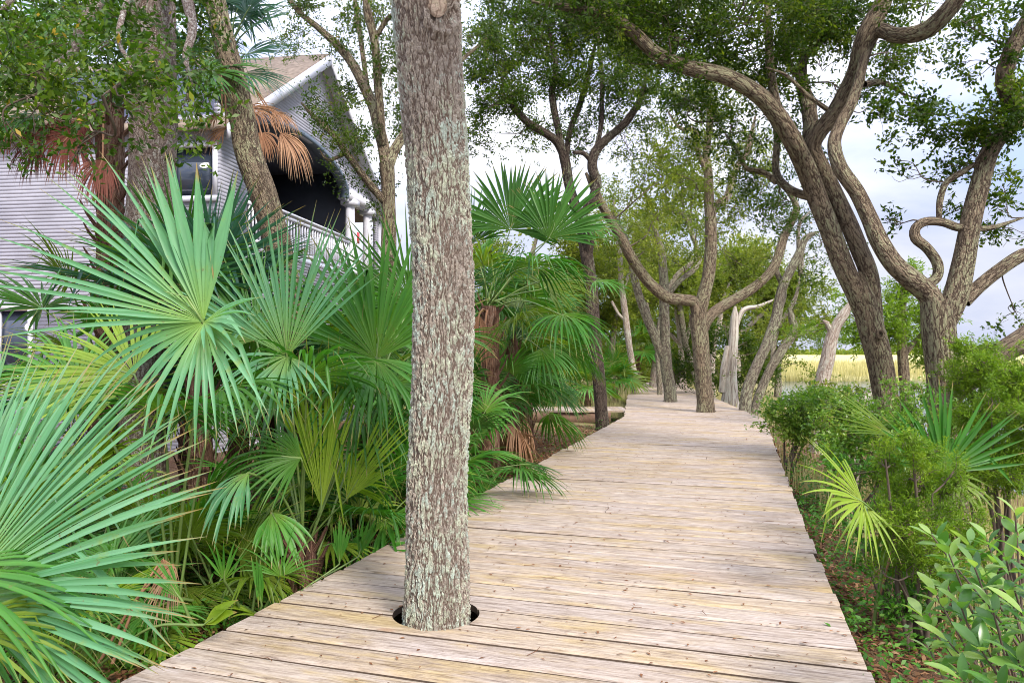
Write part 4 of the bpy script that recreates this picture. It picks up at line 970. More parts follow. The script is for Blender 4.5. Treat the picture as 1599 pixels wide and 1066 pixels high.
# ------------------------------------------------------------------ trees on the left
tree('oak_tree', 'thick pale lichen-spotted trunk rising behind the foreground fan palms', 'tree', 7.5,
     [[(222, 860, 37), (222, 780, 35), (224, 700, 34), (224, 620, 34), (224, 540, 33), (227, 470, 33), (231, 400, 34), (235, 330, 35), (238, 260, 34), (240, 190, 34), (240, 120, 33), (238, 50, 34), (236, -20, 34), (230, -150, 32), (215, -300, 26)],
      [(232, -60, 14), (170, -20, 11, -.6), (130, 40, 9, -1.2), (110, 85, 6, -1.6), (60, 110, 4, -2)],
      [(236, -80, 14), (280, -30, 10, -.6), (300, 40, 7, -1.2), (290, 90, 5, -1.6), (300, 130, 3, -1.9)],
      [(225, -120, 13), (120, -70, 9, -.4), (40, -20, 7, -.8), (0, 20, 5, -1)],
      [(200, -5, 5, -1.2), (185, 60, 4, -2), (205, 110, 3, -2.4), (160, 150, 2, -2.6)]],
     [(90, 115, -2.2, 75, 38, 1.1), (190, 120, -2.5, 75, 42, 1.2), (270, 140, -2.2, 55, 32, 1.0), (150, 40, -1.2, 75, 40, .8), (40, 40, -.9, 60, 45, 1.0), (310, 40, -.6, 40, 55, 1.0), (240, 165, -2.6, 60, 26, .9), (40, 145, -2.0, 60, 30, .8), (100, -20, -.6, 120, 30, 1.1), (300, -30, -.5, 80, 40, 1.0), (300, 195, -2.0, 30, 22, .5), (235, 225, -2.3, 45, 25, .3), (70, 185, -2.2, 70, 28, .8), (160, 190, -2.4, 60, 30, .7), (300, 235, -1.9, 35, 30, .5), (330, 165, -1.6, 35, 30, .6), (40, 240, -2.0, 55, 35, .55), (110, 260, -2.2, 45, 30, .4), (60, 60, -1.5, 90, 60, 1.0), (150, 90, -2.0, 90, 45, .9), (20, 110, -2.0, 50, 60, 1.0), (310, 110, -1.8, 35, 45, .9), (190, 30, -1.5, 70, 45, .8)],
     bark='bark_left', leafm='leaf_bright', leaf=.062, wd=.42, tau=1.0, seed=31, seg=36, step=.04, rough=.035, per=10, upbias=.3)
tree('oak_tree', 'brown leaning trunk with ridged bark in front of the porch', 'tree', 8.8,
     [[(468, 720, 24), (462, 560, 22), (450, 460, 21), (437, 400, 21), (425, 350, 21), (411, 302, 21), (396, 262, 20.5), (385, 225, 20), (379, 190, 19), (373, 155, 18), (364, 115, 18), (353, 75, 17), (343, 35, 17), (332, -20, 16), (318, -110, 14), (300, -220, 11)],
      [(322, -90, 8), (360, -140, 6), (420, -170, 4)]],
     [(310, -160, 0, 90, 50, .8), (420, -170, .2, 60, 40, .8)], bark='bark_oak', leafm='leaf_oak', leaf=.06, seed=32, seg=28, step=.05, rough=.05)

# ------------------------------------------------------------------ cabbage palms
def cabbage(name, label, px, d, heart_py, fronds, boots=True, stem=.13, z0=None, seed=1, boot_from=.35, lean=0.0, tm='boot'):
    rng = np.random.default_rng(seed)
    H = W(px, heart_py, d); z = float(gh(H[0], H[1]))
    root = thing(name, (H[0] + lean, H[1], z), label, 'palm')
    mb = MB(); P = [(H[0] + lean, H[1], z - .2), (H[0] + lean * .6, H[1], z + (H[2] - z) * .4), H]
    tube(mb, P, [stem * 1.2, stem, stem], 16, .1, .06, rng)
    n = int((H[2] - z) * (1 - boot_from) / .05)
    for i in range(n):
        a = i * 2.399; f = boot_from + (1 - boot_from) * i / max(1, n)
        c = np.array([H[0] + lean * (1 - f) * (1.0), H[1], z + (H[2] - z) * f])
        o = np.array([math.cos(a), math.sin(a), 0]); ln = rng.uniform(.14, .34)
        tube(mb, [c + o * stem * .8, c + o * (stem + ln * .35) + (0, 0, ln * .55), c + o * (stem + ln * .6) + (0, 0, ln)], [.045, .03, .014], 5, .2, flat=.45)
    mb.build('trunk', M[tm], root)
    for i, f in enumerate(fronds):
        f = dict(f); hub = W(*f.pop('at')); e = scr(*f.pop('e')); nn = scr(*f.pop('n'))
        frond(root, hub, e, nn, pet=H + rng.normal(0, .04, 3), seed=seed * 77 + i, pr=.014, **f)
    return root
rg = np.random.default_rng(5)
def ring_fronds(px, d, py, n, mat, R, dist, a0, a1, half=(1.6, 2.2), droop=(.4, 1.0), nseg=40, seed=0, dz=.5):
    """a crown of fronds around a palm heart; angles in the picture plane (0 right, 90 up), with depth to both sides"""
    r = np.random.default_rng(seed); out = []
    for i in range(n):
        a = math.radians(a0 + (a1 - a0) * ((i * .618) % 1)); t = r.uniform(-.85, .85)
        c = math.sqrt(1 - t * t)
        rr, uu = math.cos(a) * c, math.sin(a) * c
        q = dist * r.uniform(.75, 1.15) * F / d
        out.append(dict(at=(px + rr * q, py - uu * q, d - t * dist), e=(rr, uu - .25, t), n=(-rr * uu * .7 + r.normal(0, .2), .8 - .3 * uu, .35 + .3 * r.random()), R=R * r.uniform(.85, 1.15), half=r.uniform(*half), droop=r.uniform(*droop), mat=mat, nseg=nseg, kink=.2))
    return out
cabbage('cabbage_palm', 'tall palm with rust-red leaf bases and hanging dead fronds at the left edge', 172, 8.6, 165,
        ring_fronds(172, 8.6, 150, 15, 'palm_dark', .95, 1.0, 15, 205, seed=1)
        + [dict(at=(40, 60, 8.0), e=(-.3, -.8, .2), n=(.3, .3, .9), R=.8, half=1.9, droop=.8, mat='palm_olive', nseg=40),
           dict(at=(48, 195, 7.8), e=(-.9, -.25, .2), n=(-.1, .8, .5), R=.55, half=1.7, droop=.4, mat='palm_olive', nseg=36)]
        + [dict(at=(110, 210, 7.9), e=(-.55, -.75, .2), n=(.4, .3, .9), R=.62, half=1.9, droop=2.4, mat='palm_rust', nseg=44, name='dead_frond'),
           dict(at=(60, 225, 8.2), e=(-.8, -.5, .1), n=(.4, .5, .8), R=.55, half=1.8, droop=2.6, mat='palm_rust', nseg=44, name='dead_frond'),
           dict(at=(160, 250, 7.9), e=(-.25, -.95, .2), n=(.1, .3, .9), R=.6, half=1.3, droop=2.2, mat='palm_rust', nseg=40, name='dead_frond'),
           dict(at=(20, 205, 8.5), e=(-.9, -.4, 0), n=(.3, .6, .7), R=.6, half=1.6, droop=2.0, mat='palm_rust', nseg=40, name='dead_frond'),
           dict(at=(125, 185, 8.4), e=(-.7, -.6, .3), n=(.4, .5, .8), R=.6, half=1.8, droop=2.8, mat='palm_rust', nseg=40, name='dead_frond')],
        seed=41, boot_from=.25, stem=.15)
cabbage('cabbage_palm', 'palm with dark blue-green fronds and tan dead fans above the porch', 347, 10.3, 105,
        ring_fronds(347, 10.3, 95, 13, 'palm_teal', .9, .75, 60, 215, seed=2)
        + [dict(at=(390, 45, 10.0), e=(.8, .35, .2), n=(-.2, .8, .5), R=.75, half=1.3, droop=.5, mat='palm_teal', nseg=40),
           dict(at=(385, 85, 9.8), e=(.95, .15, .2), n=(-.1, .75, .55), R=.85, half=1.5, droop=.5, mat='palm_teal', nseg=44),
           dict(at=(380, 115, 9.7), e=(.95, -.15, .2), n=(.1, .85, .5), R=.85, half=1.5, droop=.9, mat='palm_teal', nseg=44),
           dict(at=(385, 20, 10.1), e=(.5, .8, 0), n=(-.5, .3, .8), R=.6, half=1.2, droop=.3, mat='palm_teal', nseg=36)]
        + [dict(at=(384, 172, 9.2), e=(.95, .15, .15), n=(-.1, .75, .6), R=.72, half=1.15, droop=2.2, mat='palm_dead', nseg=40, name='dead_frond', fold=.8),
           dict(at=(408, 208, 8.9), e=(.2, -.9, .3), n=(.2, .5, .8), R=.42, half=1.7, droop=2.5, mat='palm_dead', nseg=34, name='dead_frond'),
           dict(at=(438, 208, 9.3), e=(.8, -.5, .1), n=(.4, .6, .6), R=.78, half=1.0, droop=2.6, mat='palm_dead', nseg=40, name='dead_frond', fold=.8),
           dict(at=(425, 175, 9.5), e=(.9, -.2, 0), n=(.2, .8, .5), R=.55, half=1.2, droop=2.4, mat='palm_dead', nseg=36, name='dead_frond'),
           dict(at=(345, 180, 9.2), e=(-.95, -.2, .2), n=(0, .8, .5), R=.5, half=1.3, droop=1.8, mat='palm_dead', nseg=36, name='dead_frond'),
           dict(at=(352, 200, 9.0), e=(-.8, -.5, .2), n=(-.2, .6, .7), R=.45, half=1.2, droop=1.5, mat='palm_dead', nseg=34, name='dead_frond')],
        seed=42, boot_from=.85, stem=.11, lean=1.65, tm='bark_oak')
cabbage('cabbage_palm', 'cabbage palm with a brown fibrous trunk just right of the front oak', 765, 10.2, 478,
        [dict(at=(797, 358, 10.0), e=(.18, .95, -.1), n=(-.2, -.1, 1), R=1.0, half=1.75, droop=.2, mat='palm_dark', nseg=46, united=.55, wmul=1.2),
         dict(at=(857, 372, 9.6), e=(.35, .9, 0), n=(-.3, .2, .9), R=1.0, half=1.3, droop=.3, mat='palm_dark', nseg=40, united=.55, wmul=1.2),
         dict(at=(832, 415, 9.2), e=(.35, .3, .75), n=(.05, .95, -.1), R=1.0, half=2.4, droop=1.5, mat='palm_green', nseg=60),
         dict(at=(905, 352, 10.6), e=(.9, .25, 0), n=(-.2, .8, .5), R=.8, half=1.4, droop=1.2, mat='palm_green', nseg=40),
         dict(at=(878, 492, 9.4), e=(.45, -.1, .6), n=(.1, .9, .3), R=.95, half=2.2, droop=1.8, mat='palm_green', nseg=56),
         dict(at=(738, 380, 10.3), e=(-.4, .9, 0), n=(.1, .2, .9), R=.9, half=1.6, droop=.4, mat='palm_dark', nseg=44),
         dict(at=(755, 415, 9.6), e=(-.2, .5, .7), n=(.1, .8, -.3), R=.85, half=2.0, droop=.9, mat='palm_olive', nseg=44),
         dict(at=(930, 440, 9.9), e=(.85, .1, .2), n=(0, .95, .2), R=.6, half=1.7, droop=1.4, mat='palm_green', nseg=40),
         dict(at=(810, 500, 9.9), e=(.3, .3, .5), n=(0, .9, .3), R=.9, half=2.0, droop=1.6, mat='palm_olive', nseg=48),
         dict(at=(850, 450, 10.7), e=(.5, .5, -.3), n=(0, .8, .4), R=1.0, half=2.0, droop=1.3, mat='palm_olive', nseg=48),
         dict(at=(775, 440, 11.0), e=(0, .8, -.4), n=(0, .4, .9), R=.95, half=1.9, droop=.8, mat='palm_dark', nseg=44),
         dict(at=(748, 492, 9.6), e=(-.15, -.95, .2), n=(.2, .1, .95), R=.5, half=.8, droop=1.0, mat='palm_dead', nseg=30, name='dead_frond'),
         dict(at=(756, 520, 9.7), e=(.05, -.98, .2), n=(0, .1, .95), R=.5, half=.7, droop=1.0, mat='palm_dead', nseg=26, name='dead_frond')],
        seed=43, boot_from=.3, stem=.13)

# ------------------------------------------------------------------ foreground palmettos, left of the walk
def hero(name, label, base, fronds, seed, cat='palm', stump=None):
    X, Y = base; z = float(gh(X, Y)); root = thing(name, (X, Y, z), label, cat, PG)
    heart = np.array([X, Y, z + .1])
    rng = np.random.default_rng(seed)
    if stump:
        heart = np.array([X, Y, stump]); mb = MB()
        tube(mb, [(X - .06, Y + .05, z - .1), (X, Y, (z + stump) / 2), (X, Y, stump + .03)], [.12, .11, .09], 12, .1, .15, rng)
        for i in range(16):
            a = i * 2.4; zz = z + (stump - z) * (i + 1) / 16
            o_ = np.array([math.cos(a), math.sin(a), 0]); c = np.array([X, Y, zz])
            tube(mb, [c + o_ * .08, c + o_ * .14 + (0, 0, .10), c + o_ * .19 + (0, 0, .2)], [.04, .03, .022], 6, .2, flat=.5)
        mb.build('trunk', M['boot'], root)
    for i, f in enumerate(fronds):
        f = dict(f); hub = W(*f.pop('at')); e = scr(*f.pop('e')); nn = scr(*f.pop('n')); own = f.pop('foot', None)
        frond(root, hub, e, nn, pet=(heart + rng.normal(0, .03, 3)) if own is None else W(*own), seed=seed * 91 + i, **f)
    return root
hero('palmetto', 'large pale blue-green fan palm filling the bottom left corner', (-3.2, 2.75),
     [dict(at=(-70, 935, 2.75), e=(.80, .58, .05), n=(-.25, .45, .85), R=1.10, half=.98, nseg=66, droop=.22, mat='palm_blue', fall=.1, united=.64, cup=.05, kink=.02, fold=.6, rnd0=.55, wmul=1.1),
      dict(at=(-75, 850, 3.1), e=(.38, .92, 0), n=(-.2, .3, .92), R=.9, half=.62, nseg=32, droop=.12, mat='palm_blue', fall=.1, united=.6, kink=.03, rnd0=.9),
      dict(at=(-120, 900, 2.6), e=(.92, .05, .2), n=(0, .9, .3), R=.85, half=.75, nseg=26, droop=1.0, mat='palm_green', fall=.2, rnd0=.3),
      dict(at=(-90, 985, 2.45), e=(.9, .0, .15), n=(0, .9, .4), R=.55, half=1.0, nseg=26, droop=1.0, mat='palm_olive', fall=.2, rnd0=.7),
      dict(at=(-100, 940, 2.9), e=(.85, -.2, 0), n=(0, .8, .5), R=.75, half=1.1, nseg=30, droop=1.5, mat='palm_green', fall=.2, rnd0=.6),
      dict(at=(-50, 900, 3.3), e=(.8, .1, 0), n=(0, .9, .3), R=.8, half=1.5, nseg=36, droop=1.6, mat='palm_green', fall=.2, rnd0=.3)], 51)
hero('palmetto', 'star-shaped blue-green fan palm leaf with its hub facing the walk', (-2.25, 4.9),
     [dict(at=(318, 503, 3.9), e=(-.80, .62, .05), n=(.25, .35, .9), R=1.22, half=.72, nseg=22, droop=.2, mat='palm_blue', fall=.12, united=.36, cup=.1, kink=.06, fold=.8, rnd0=.4, wmul=.85,
          extra=[dict(e=(-.1, .99, .0), n=(.1, .1, 1), R=.92, half=.34, nseg=6, droop=.06, united=.42, wmul=1.2), dict(e=(-.25, -.85, .35), n=(.0, .45, .85), R=.74, half=1.35, nseg=19, droop=.9, united=.26, fall=.12, wmul=1.1, kink=.2), dict(e=(.8, .15, .5), n=(-.2, .7, .6), R=.38, half=.8, nseg=8, droop=.6, united=.4)]),
      dict(at=(210, 585, 4.6), e=(-.92, .30, .1), n=(.1, .7, .6), R=.80, half=1.5, nseg=40, droop=.35, mat='palm_lime', fall=.2, rnd0=.5),
      dict(at=(255, 640, 4.5), e=(.3, .4, .6), n=(0, .8, -.3), R=.7, half=2.0, nseg=44, droop=1.2, mat='palm_green', rnd0=.2),
      dict(at=(345, 610, 4.9), e=(.6, .2, .4), n=(0, .9, .3), R=.8, half=2.0, nseg=44, droop=1.2, mat='palm_dark', rnd0=.7),
      dict(at=(120, 600, 4.8), e=(-.8, .4, 0), n=(.1, .6, .8), R=.7, half=1.6, nseg=38, droop=.6, mat='palm_green', rnd0=.7)], 52)
hero('palmetto', 'big green palmetto with upright fans between the leaning trunk and the front oak', (-1.62, 5.75),
     [dict(at=(588, 560, 5.7), e=(-.02, .99, -.05), n=(-.05, .05, 1), R=1.10, half=1.15, nseg=34, droop=.10, mat='palm_green', fall=.12, united=.46, cup=.05, kink=.05, fold=.7, rnd0=.45, wmul=1.1,
          extra=[dict(e=(-.62, -.35, .55), n=(.15, .75, .6), R=.82, half=1.05, nseg=20, droop=1.0, united=.34, kink=.3), dict(e=(.5, -.5, .4), n=(-.1, .7, .7), R=.7, half=.8, nseg=14, droop=1.0, united=.3)]),
      dict(at=(448, 556, 5.0), e=(-.14, .98, -.05), n=(-.1, .1, 1), R=1.05, half=.95, nseg=42, droop=.16, mat='palm_blue', fall=.1, united=.45, kink=.08, rnd0=.4, extra=[dict(e=(-.3, -.6, .6), n=(0, .8, .5), R=.6, half=1.3, nseg=18, droop=.9, united=.3)]),
      dict(at=(502, 792, 5.5), e=(-.04, 1, .02), n=(0, -.05, 1), R=1.32, half=.36, nseg=26, droop=.18, mat='palm_lime', fall=.25, united=.55, kink=.25, fold=.8, rnd0=.35, K=9),
      dict(at=(540, 780, 5.55), e=(.52, .85, .05), n=(-.2, 0, 1), R=.85, half=.42, nseg=18, droop=.3, mat='palm_lime', fall=.3, united=.4, kink=.3, rnd0=.1),
      dict(at=(470, 715, 5.2), e=(-.9, .15, .25), n=(.1, .75, .6), R=.62, half=1.3, nseg=32, droop=.9, mat='palm_dark', fall=.2, rnd0=.9),
      dict(at=(388, 738, 4.9), e=(-.35, -.3, .75), n=(.1, .95, .2), R=.55, half=.75, nseg=16, droop=2.6, mat='palm_blue', fall=.3, united=.5, rnd0=.2),
      dict(at=(480, 590, 5.3), e=(.3, .5, .6), n=(0, .8, -.2), R=.85, half=2.2, nseg=50, droop=1.1, mat='palm_green', kink=.35, rnd0=.4),
      dict(at=(640, 470, 6.6), e=(-.25, .96, 0), n=(0, 0, 1), R=.95, half=1.5, nseg=44, droop=.2, mat='palm_dark', rnd0=.5),
      dict(at=(615, 600, 6.0), e=(.6, .3, .3), n=(-.1, .8, .5), R=.8, half=2.0, nseg=44, droop=1.1, mat='palm_green', rnd0=.2),
      dict(at=(560, 640, 5.9), e=(.3, -.2, .6), n=(.1, .9, .3), R=.75, half=1.9, nseg=40, droop=1.5, mat='palm_dark', rnd0=.6),
      dict(at=(430, 640, 5.9), e=(-.5, .1, .4), n=(0, .9, .3), R=.8, half=1.9, nseg=44, droop=1.1, mat='palm_dark', rnd0=.3),
      dict(at=(400, 530, 6.6), e=(-.5, .8, -.1), n=(.2, .2, .95), R=1.0, half=1.4, nseg=44, droop=.3, mat='palm_green', rnd0=.6)], 53, stump=.1)
hero('palmetto', 'small folded young palmetto leaf over a dry dead fan beside the walk', (-2.35, 4.25),
     [dict(at=(283, 935, 4.15), e=(-.55, .80, .1), n=(.3, .1, .95), R=.32, half=.35, nseg=14, droop=.2, mat='palm_green', united=.6, rnd0=.6, foot=(300, 975, 4.2)),
      dict(at=(270, 880, 4.3), e=(-.25, -.9, .2), n=(.1, .2, .95), R=.42, half=.5, nseg=16, droop=.6, mat='palm_dead', united=.3, rnd0=.9, name='dead_frond'),
      dict(at=(255, 872, 4.4), e=(.3, -.9, .2), n=(.1, .3, .95), R=.3, half=.7, nseg=14, droop=.6, mat='palm_dead', united=.3, rnd0=.5, name='dead_frond'),
      dict(at=(318, 975, 4.0), e=(.7, .55, .3), n=(-.3, .5, .8), R=.35, half=.06, nseg=2, droop=.3, mat='palm_lime', united=.3, rnd0=.2, wmul=6)], 54)
hero('palmetto', 'low strap-leaved green palmetto sprouts at the left deck edge', (-1.75, 4.95),
     [dict(at=(409, 945, 4.7), e=(-.12, .95, .1), n=(.2, .1, .95), R=.36, half=.14, nseg=4, droop=.15, mat='palm_green', united=.4, rnd0=.5, wmul=2.2),
      dict(at=(530, 880, 5.3), e=(.05, 1, .1), n=(.2, .1, .95), R=.36, half=.3, nseg=8, droop=.15, mat='palm_green', united=.5, rnd0=.6, wmul=1.4),
      dict(at=(560, 868, 5.5), e=(.25, .95, .1), n=(.2, .1, .95), R=.34, half=.3, nseg=7, droop=.2, mat='palm_green', united=.5, rnd0=.3, wmul=1.4),
      dict(at=(438, 900, 4.9), e=(0, 1, .1), n=(.2, .1, .95), R=.4, half=1.1, nseg=14, droop=.5, mat='palm_green', united=.2, rnd0=.8),
      dict(at=(425, 800, 5.1), e=(.5, -.5, .6), n=(.1, .9, .3), R=.45, half=.9, nseg=14, droop=1.2, mat='palm_green', united=.5, rnd0=.8),
      dict(at=(350, 905, 4.5), e=(.1, .95, .2), n=(.2, .1, .95), R=.3, half=.7, nseg=9, droop=.3, mat='palm_green', united=.3, rnd0=.4)], 55)

# the thicket of palmettos behind them
fill = [
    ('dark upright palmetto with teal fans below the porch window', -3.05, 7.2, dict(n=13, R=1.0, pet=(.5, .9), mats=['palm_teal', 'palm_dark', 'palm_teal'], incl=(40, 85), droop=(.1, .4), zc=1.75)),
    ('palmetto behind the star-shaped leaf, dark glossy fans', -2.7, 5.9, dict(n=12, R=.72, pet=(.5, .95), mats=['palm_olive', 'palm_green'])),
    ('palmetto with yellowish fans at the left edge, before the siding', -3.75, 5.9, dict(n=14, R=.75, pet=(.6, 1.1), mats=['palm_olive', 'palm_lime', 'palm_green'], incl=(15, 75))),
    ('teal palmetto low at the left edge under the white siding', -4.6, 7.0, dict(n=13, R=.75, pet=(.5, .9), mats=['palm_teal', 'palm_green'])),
    ('broad green palmetto left of the thick pale trunk', -3.05, 5.2, dict(n=12, R=.62, pet=(.5, .85), mats=['palm_green', 'palm_olive'], incl=(10, 65))),
    ('palmetto in the shade directly behind the upright yellow fan', -2.0, 7.0, dict(n=13, R=.78, pet=(.6, 1.1), mats=['palm_green', 'palm_dark'])),
    ('palmetto with drooping fans left of the front oak trunk', -1.25, 7.6, dict(n=13, R=.8, pet=(.6, 1.2), mats=['palm_green', 'palm_dark'], incl=(15, 85))),
    ('very tall fan palm showing its upright fans over the thicket beside the front oak', -1.45, 8.2, dict(n=13, R=.95, pet=(.6, 1.0), mats=['palm_green', 'palm_dark', 'palm_olive'], zc=1.15, incl=(10, 85))),
    ('lime-leaved palmetto low in the thicket behind the drooping glossy fan', -2.15, 5.3, dict(n=10, R=.6, pet=(.35, .7), mats=['palm_lime', 'palm_green', 'palm_olive'], incl=(10, 80))),
    ('bright green palmetto under the star-shaped leaf', -2.75, 4.7, dict(n=11, R=.6, pet=(.3, .7), mats=['palm_green', 'palm_lime', 'palm_blue'], incl=(10, 75))),
    ('mixed green palmetto between the upright yellow fan and the front oak', -1.35, 6.6, dict(n=12, R=.65, pet=(.4, .9), mats=['palm_green', 'palm_lime', 'palm_green'], incl=(10, 80), droop=(.5, 1.2))),
    ('palmetto filling the gap between the pale trunk and the leaning trunk', -2.9, 7.9, dict(n=12, R=.85, pet=(.5, 1.0), mats=['palm_blue', 'palm_green', 'palm_teal'], zc=.9, incl=(20, 85))),
    ('tall palmetto whose fans reach up beside the porch column', -1.75, 9.0, dict(n=14, R=.9, pet=(.7, 1.1), mats=['palm_green', 'palm_dark'], zc=.9, incl=(10, 85))),
    ('dense palmetto below the porch railing', -3.0, 9.0, dict(n=14, R=.9, pet=(.6, 1.1), mats=['palm_dark', 'palm_green', 'palm_teal'], zc=.9)),
    ('palmetto peeking out just right of the front oak at deck level', -1.2, 8.2, dict(n=13, R=.72, pet=(.5, .95), mats=['palm_green', 'palm_olive', 'palm_green'], incl=(5, 70), droop=(.5, 1.3), dead=2)),
    ('tall-stalked dark palmetto hiding the foot of the cabbage palm', -.85, 8.9, dict(n=14, R=.76, pet=(.9, 1.5), mats=['palm_dark', 'palm_green', 'palm_dark'], incl=(15, 85), droop=(.5, 1.3))),
    ('tall palmetto with hanging fans in the bank behind the cabbage palm', .0, 11.9, dict(n=16, R=.95, pet=(.7, 1.1), mats=['palm_green', 'palm_olive', 'palm_dark'], zc=1.75, incl=(-15, 85), droop=(.8, 1.7))),
    ('dense tall palmetto between the cabbage palm and the dark oak', .35, 15.2, dict(n=16, R=1.0, pet=(.7, 1.1), mats=['palm_green', 'palm_dark', 'palm_olive'], zc=1.7, incl=(-10, 85), droop=(.7, 1.5))),
    ('tall palmetto at the back of the bank, its top fans against the grove', -.9, 14.0, dict(n=15, R=1.05, pet=(.7, 1.2), mats=['palm_green', 'palm_dark'], zc=2.3, incl=(-10, 85), droop=(.5, 1.3))),
    ('tall olive palmetto in front of the white siding at the left', -4.15, 7.5, dict(n=14, R=.85, pet=(.6, 1.1), mats=['palm_olive', 'palm_dark', 'palm_green'], zc=1.3, incl=(0, 85))),
    ('low palmetto spreading over the leaf litter right of the front oak', -.85, 9.6, dict(n=13, R=.68, pet=(.5, .85), mats=['palm_green', 'palm_dark'], incl=(5, 70), dead=2)),
    ('stemmed palmetto under the cabbage palm, deep green hanging fans', -.35, 11.4, dict(n=16, R=.85, pet=(.6, .95), mats=['palm_dark', 'palm_green'], zc=.75, incl=(-10, 80), droop=(.6, 1.5), dead=3)),
    ('palmetto with long arching fans before the branch walk', -.1, 13.4, dict(n=16, R=.95, pet=(.6, 1.0), mats=['palm_dark', 'palm_green'], zc=.8, incl=(-10, 80), droop=(.7, 1.6), dead=2)),
    ('palmetto half hidden behind the cabbage palm trunk', -1.2, 12.5, dict(n=14, R=.95, pet=(.6, 1.1), mats=['palm_dark', 'palm_green'], zc=.9)),
    ('dark palmetto at the back of the thicket near the house corner', -4.3, 9.8, dict(n=13, R=.9, pet=(.6, 1.0), mats=['palm_dark', 'palm_teal'], zc=.7)),
    ('rounded bright palmetto beyond the branch walk, left of the deck', 2.25, 22.6, dict(n=16, R=.95, pet=(.5, .9), mats=['palm_green', 'palm_olive'], zc=.35, incl=(0, 85), nseg=28)),
    ('pale-trunked young cabbage palm at the far left end of the walk', 5.55, 33.0, dict(n=16, R=1.2, pet=(.7, 1.2), mats=['palm_green', 'palm_olive'], zc=1.5, incl=(-10, 85), nseg=24, name='cabbage_palm', stem=.16)),
    ('far palmetto beyond the branch walk in the gap beside the dark oak', .9, 25.5, dict(n=14, R=1.1, pet=(.5, 1.0), mats=['palm_green', 'palm_olive', 'palm_dark'], zc=.6, nseg=24)),
    ('far palmetto at the left margin of the walk end', 3.9, 28.0, dict(n=14, R=1.1, pet=(.5, .9), mats=['palm_green', 'palm_olive'], zc=.3, nseg=24)),
    ('palmetto backing the fan palms, seen over the branch walk rail end', -1.9, 17.0, dict(n=14, R=1.1, pet=(.6, 1.2), mats=['palm_green', 'palm_dark'], zc=1.3, nseg=28)),
    ('palmetto far left in front of the house wall', -6.0, 9.0, dict(n=13, R=.9, pet=(.6, 1.0), mats=['palm_dark', 'palm_teal'], zc=.3)),
]
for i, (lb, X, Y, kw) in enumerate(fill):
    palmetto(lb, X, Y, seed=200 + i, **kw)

# ------------------------------------------------------------------ right-hand palmettos
hero('palmetto', 'dark green palmetto with one upright spread fan between the right-hand cedars', (3.25, 5.75),
     [dict(at=(1474, 738, 5.5), e=(.02, .98, -.05), n=(0, .05, 1), R=.72, half=1.35, nseg=28, droop=.12, mat='palm_green', fall=.12, united=.42, kink=.05, rnd0=.15, wmul=1.15, fold=.7),
      dict(at=(1478, 742, 5.4), e=(.5, -.3, .5), n=(0, .9, .3), R=.42, half=1.5, nseg=14, droop=1.0, mat='palm_olive', rnd0=.6),
      dict(at=(1395, 680, 6.3), e=(-.85, .5, .1), n=(.3, .6, .7), R=.75, half=.45, nseg=12, droop=.25, mat='palm_olive', rnd0=.3, united=.3)], 71)
hero('palmetto', 'lime green palmetto fan reaching over the right edge of the boardwalk', (2.55, 5.15),
     [dict(at=(1347, 783, 4.75), e=(-.78, .42, .30), n=(-.1, .75, .65), R=.56, half=1.3, nseg=22, droop=.5, mat='palm_lime', fall=.05, united=.38, kink=.3, rnd0=.4, wmul=.85, foot=(1400, 880, 5.1)),
      dict(at=(1352, 790, 4.85), e=(-.1, -.6, .5), n=(0, .8, .6), R=.42, half=.8, nseg=8, droop=.8, mat='palm_lime', fall=.05, united=.2, rnd0=.3, foot=(1400, 880, 5.1)),
      dict(at=(1425, 790, 5.2), e=(.1, -.9, .2), n=(0, .3, .9), R=.45, half=.8, nseg=12, droop=.9, mat='palm_dead', rnd0=.8, name='dead_frond'),
      dict(at=(1400, 800, 5.1), e=(-.2, -.9, .2), n=(0, .3, .9), R=.5, half=.6, nseg=9, droop=.9, mat='palm_olive', rnd0=.4)], 72)

# ------------------------------------------------------------------ shrubs and cedars on the right
def shrub(name, label, cat, px, d, stems, clumps, leafm, leaf, wd, tau, seed, per=14, upbias=.5, group=None):
    rng = np.random.default_rng(seed); X = (px - PX0) / F * d; z = float(gh(X, d)); base = np.array([X, d, z])
    root = thing(name, base, label, cat, group)
    s_ = MB(); anch = []
    cl = [(W(c[0], c[1], d + c[2]), (c[3] * (d + c[2]) / F, (c[3] + c[4]) * .5 * d / F, c[4] * (d + c[2]) / F), c[5] if len(c) > 5 else 1) for c in clumps]
    for c0, r0, k0 in list(cl):
        for _ in range(3):                                    # ragged outline: sprays sticking out of each clump
            u = unit(rng.normal(size=3)); u[2] = abs(u[2]) * .8 if rng.random() < .6 else u[2]
            q = rng.uniform(.22, .42); cl.append((np.array(c0) + u * np.array(r0) * rng.uniform(.85, 1.25), tuple(np.array(r0) * q * np.array([1, 1, 1.3])), k0 * .7))
    for i in range(stems):
        c = np.array(cl[i % len(cl)][0]); q = c + rng.normal(size=3) * np.array(cl[i % len(cl)][1]) * .5
        b = base + np.array([rng.normal(0, .06), rng.normal(0, .06), -.05])
        mid = b * .5 + q * .5 + rng.normal(0, .07, 3)
        p, r = tube(s_, [b, b * .75 + mid * .25 + rng.normal(0, .03, 3), mid, q], [.022, .019, .014, .006], 7, .06, .1, rng); anch += list(p[len(p) // 3:])
    s_.build('stem', M['twig'], root, smooth=True)
    lm, tm = MB(), MB()
    crown_clumps(lm, tm, cl, anch, leaf, wd, rng, tau, leaf * 4.2, per, upbias, twigr=.0022)
    cr = lm.build('crown', M[leafm], root); tm.build('twigs', M['twig'], cr)
    return root
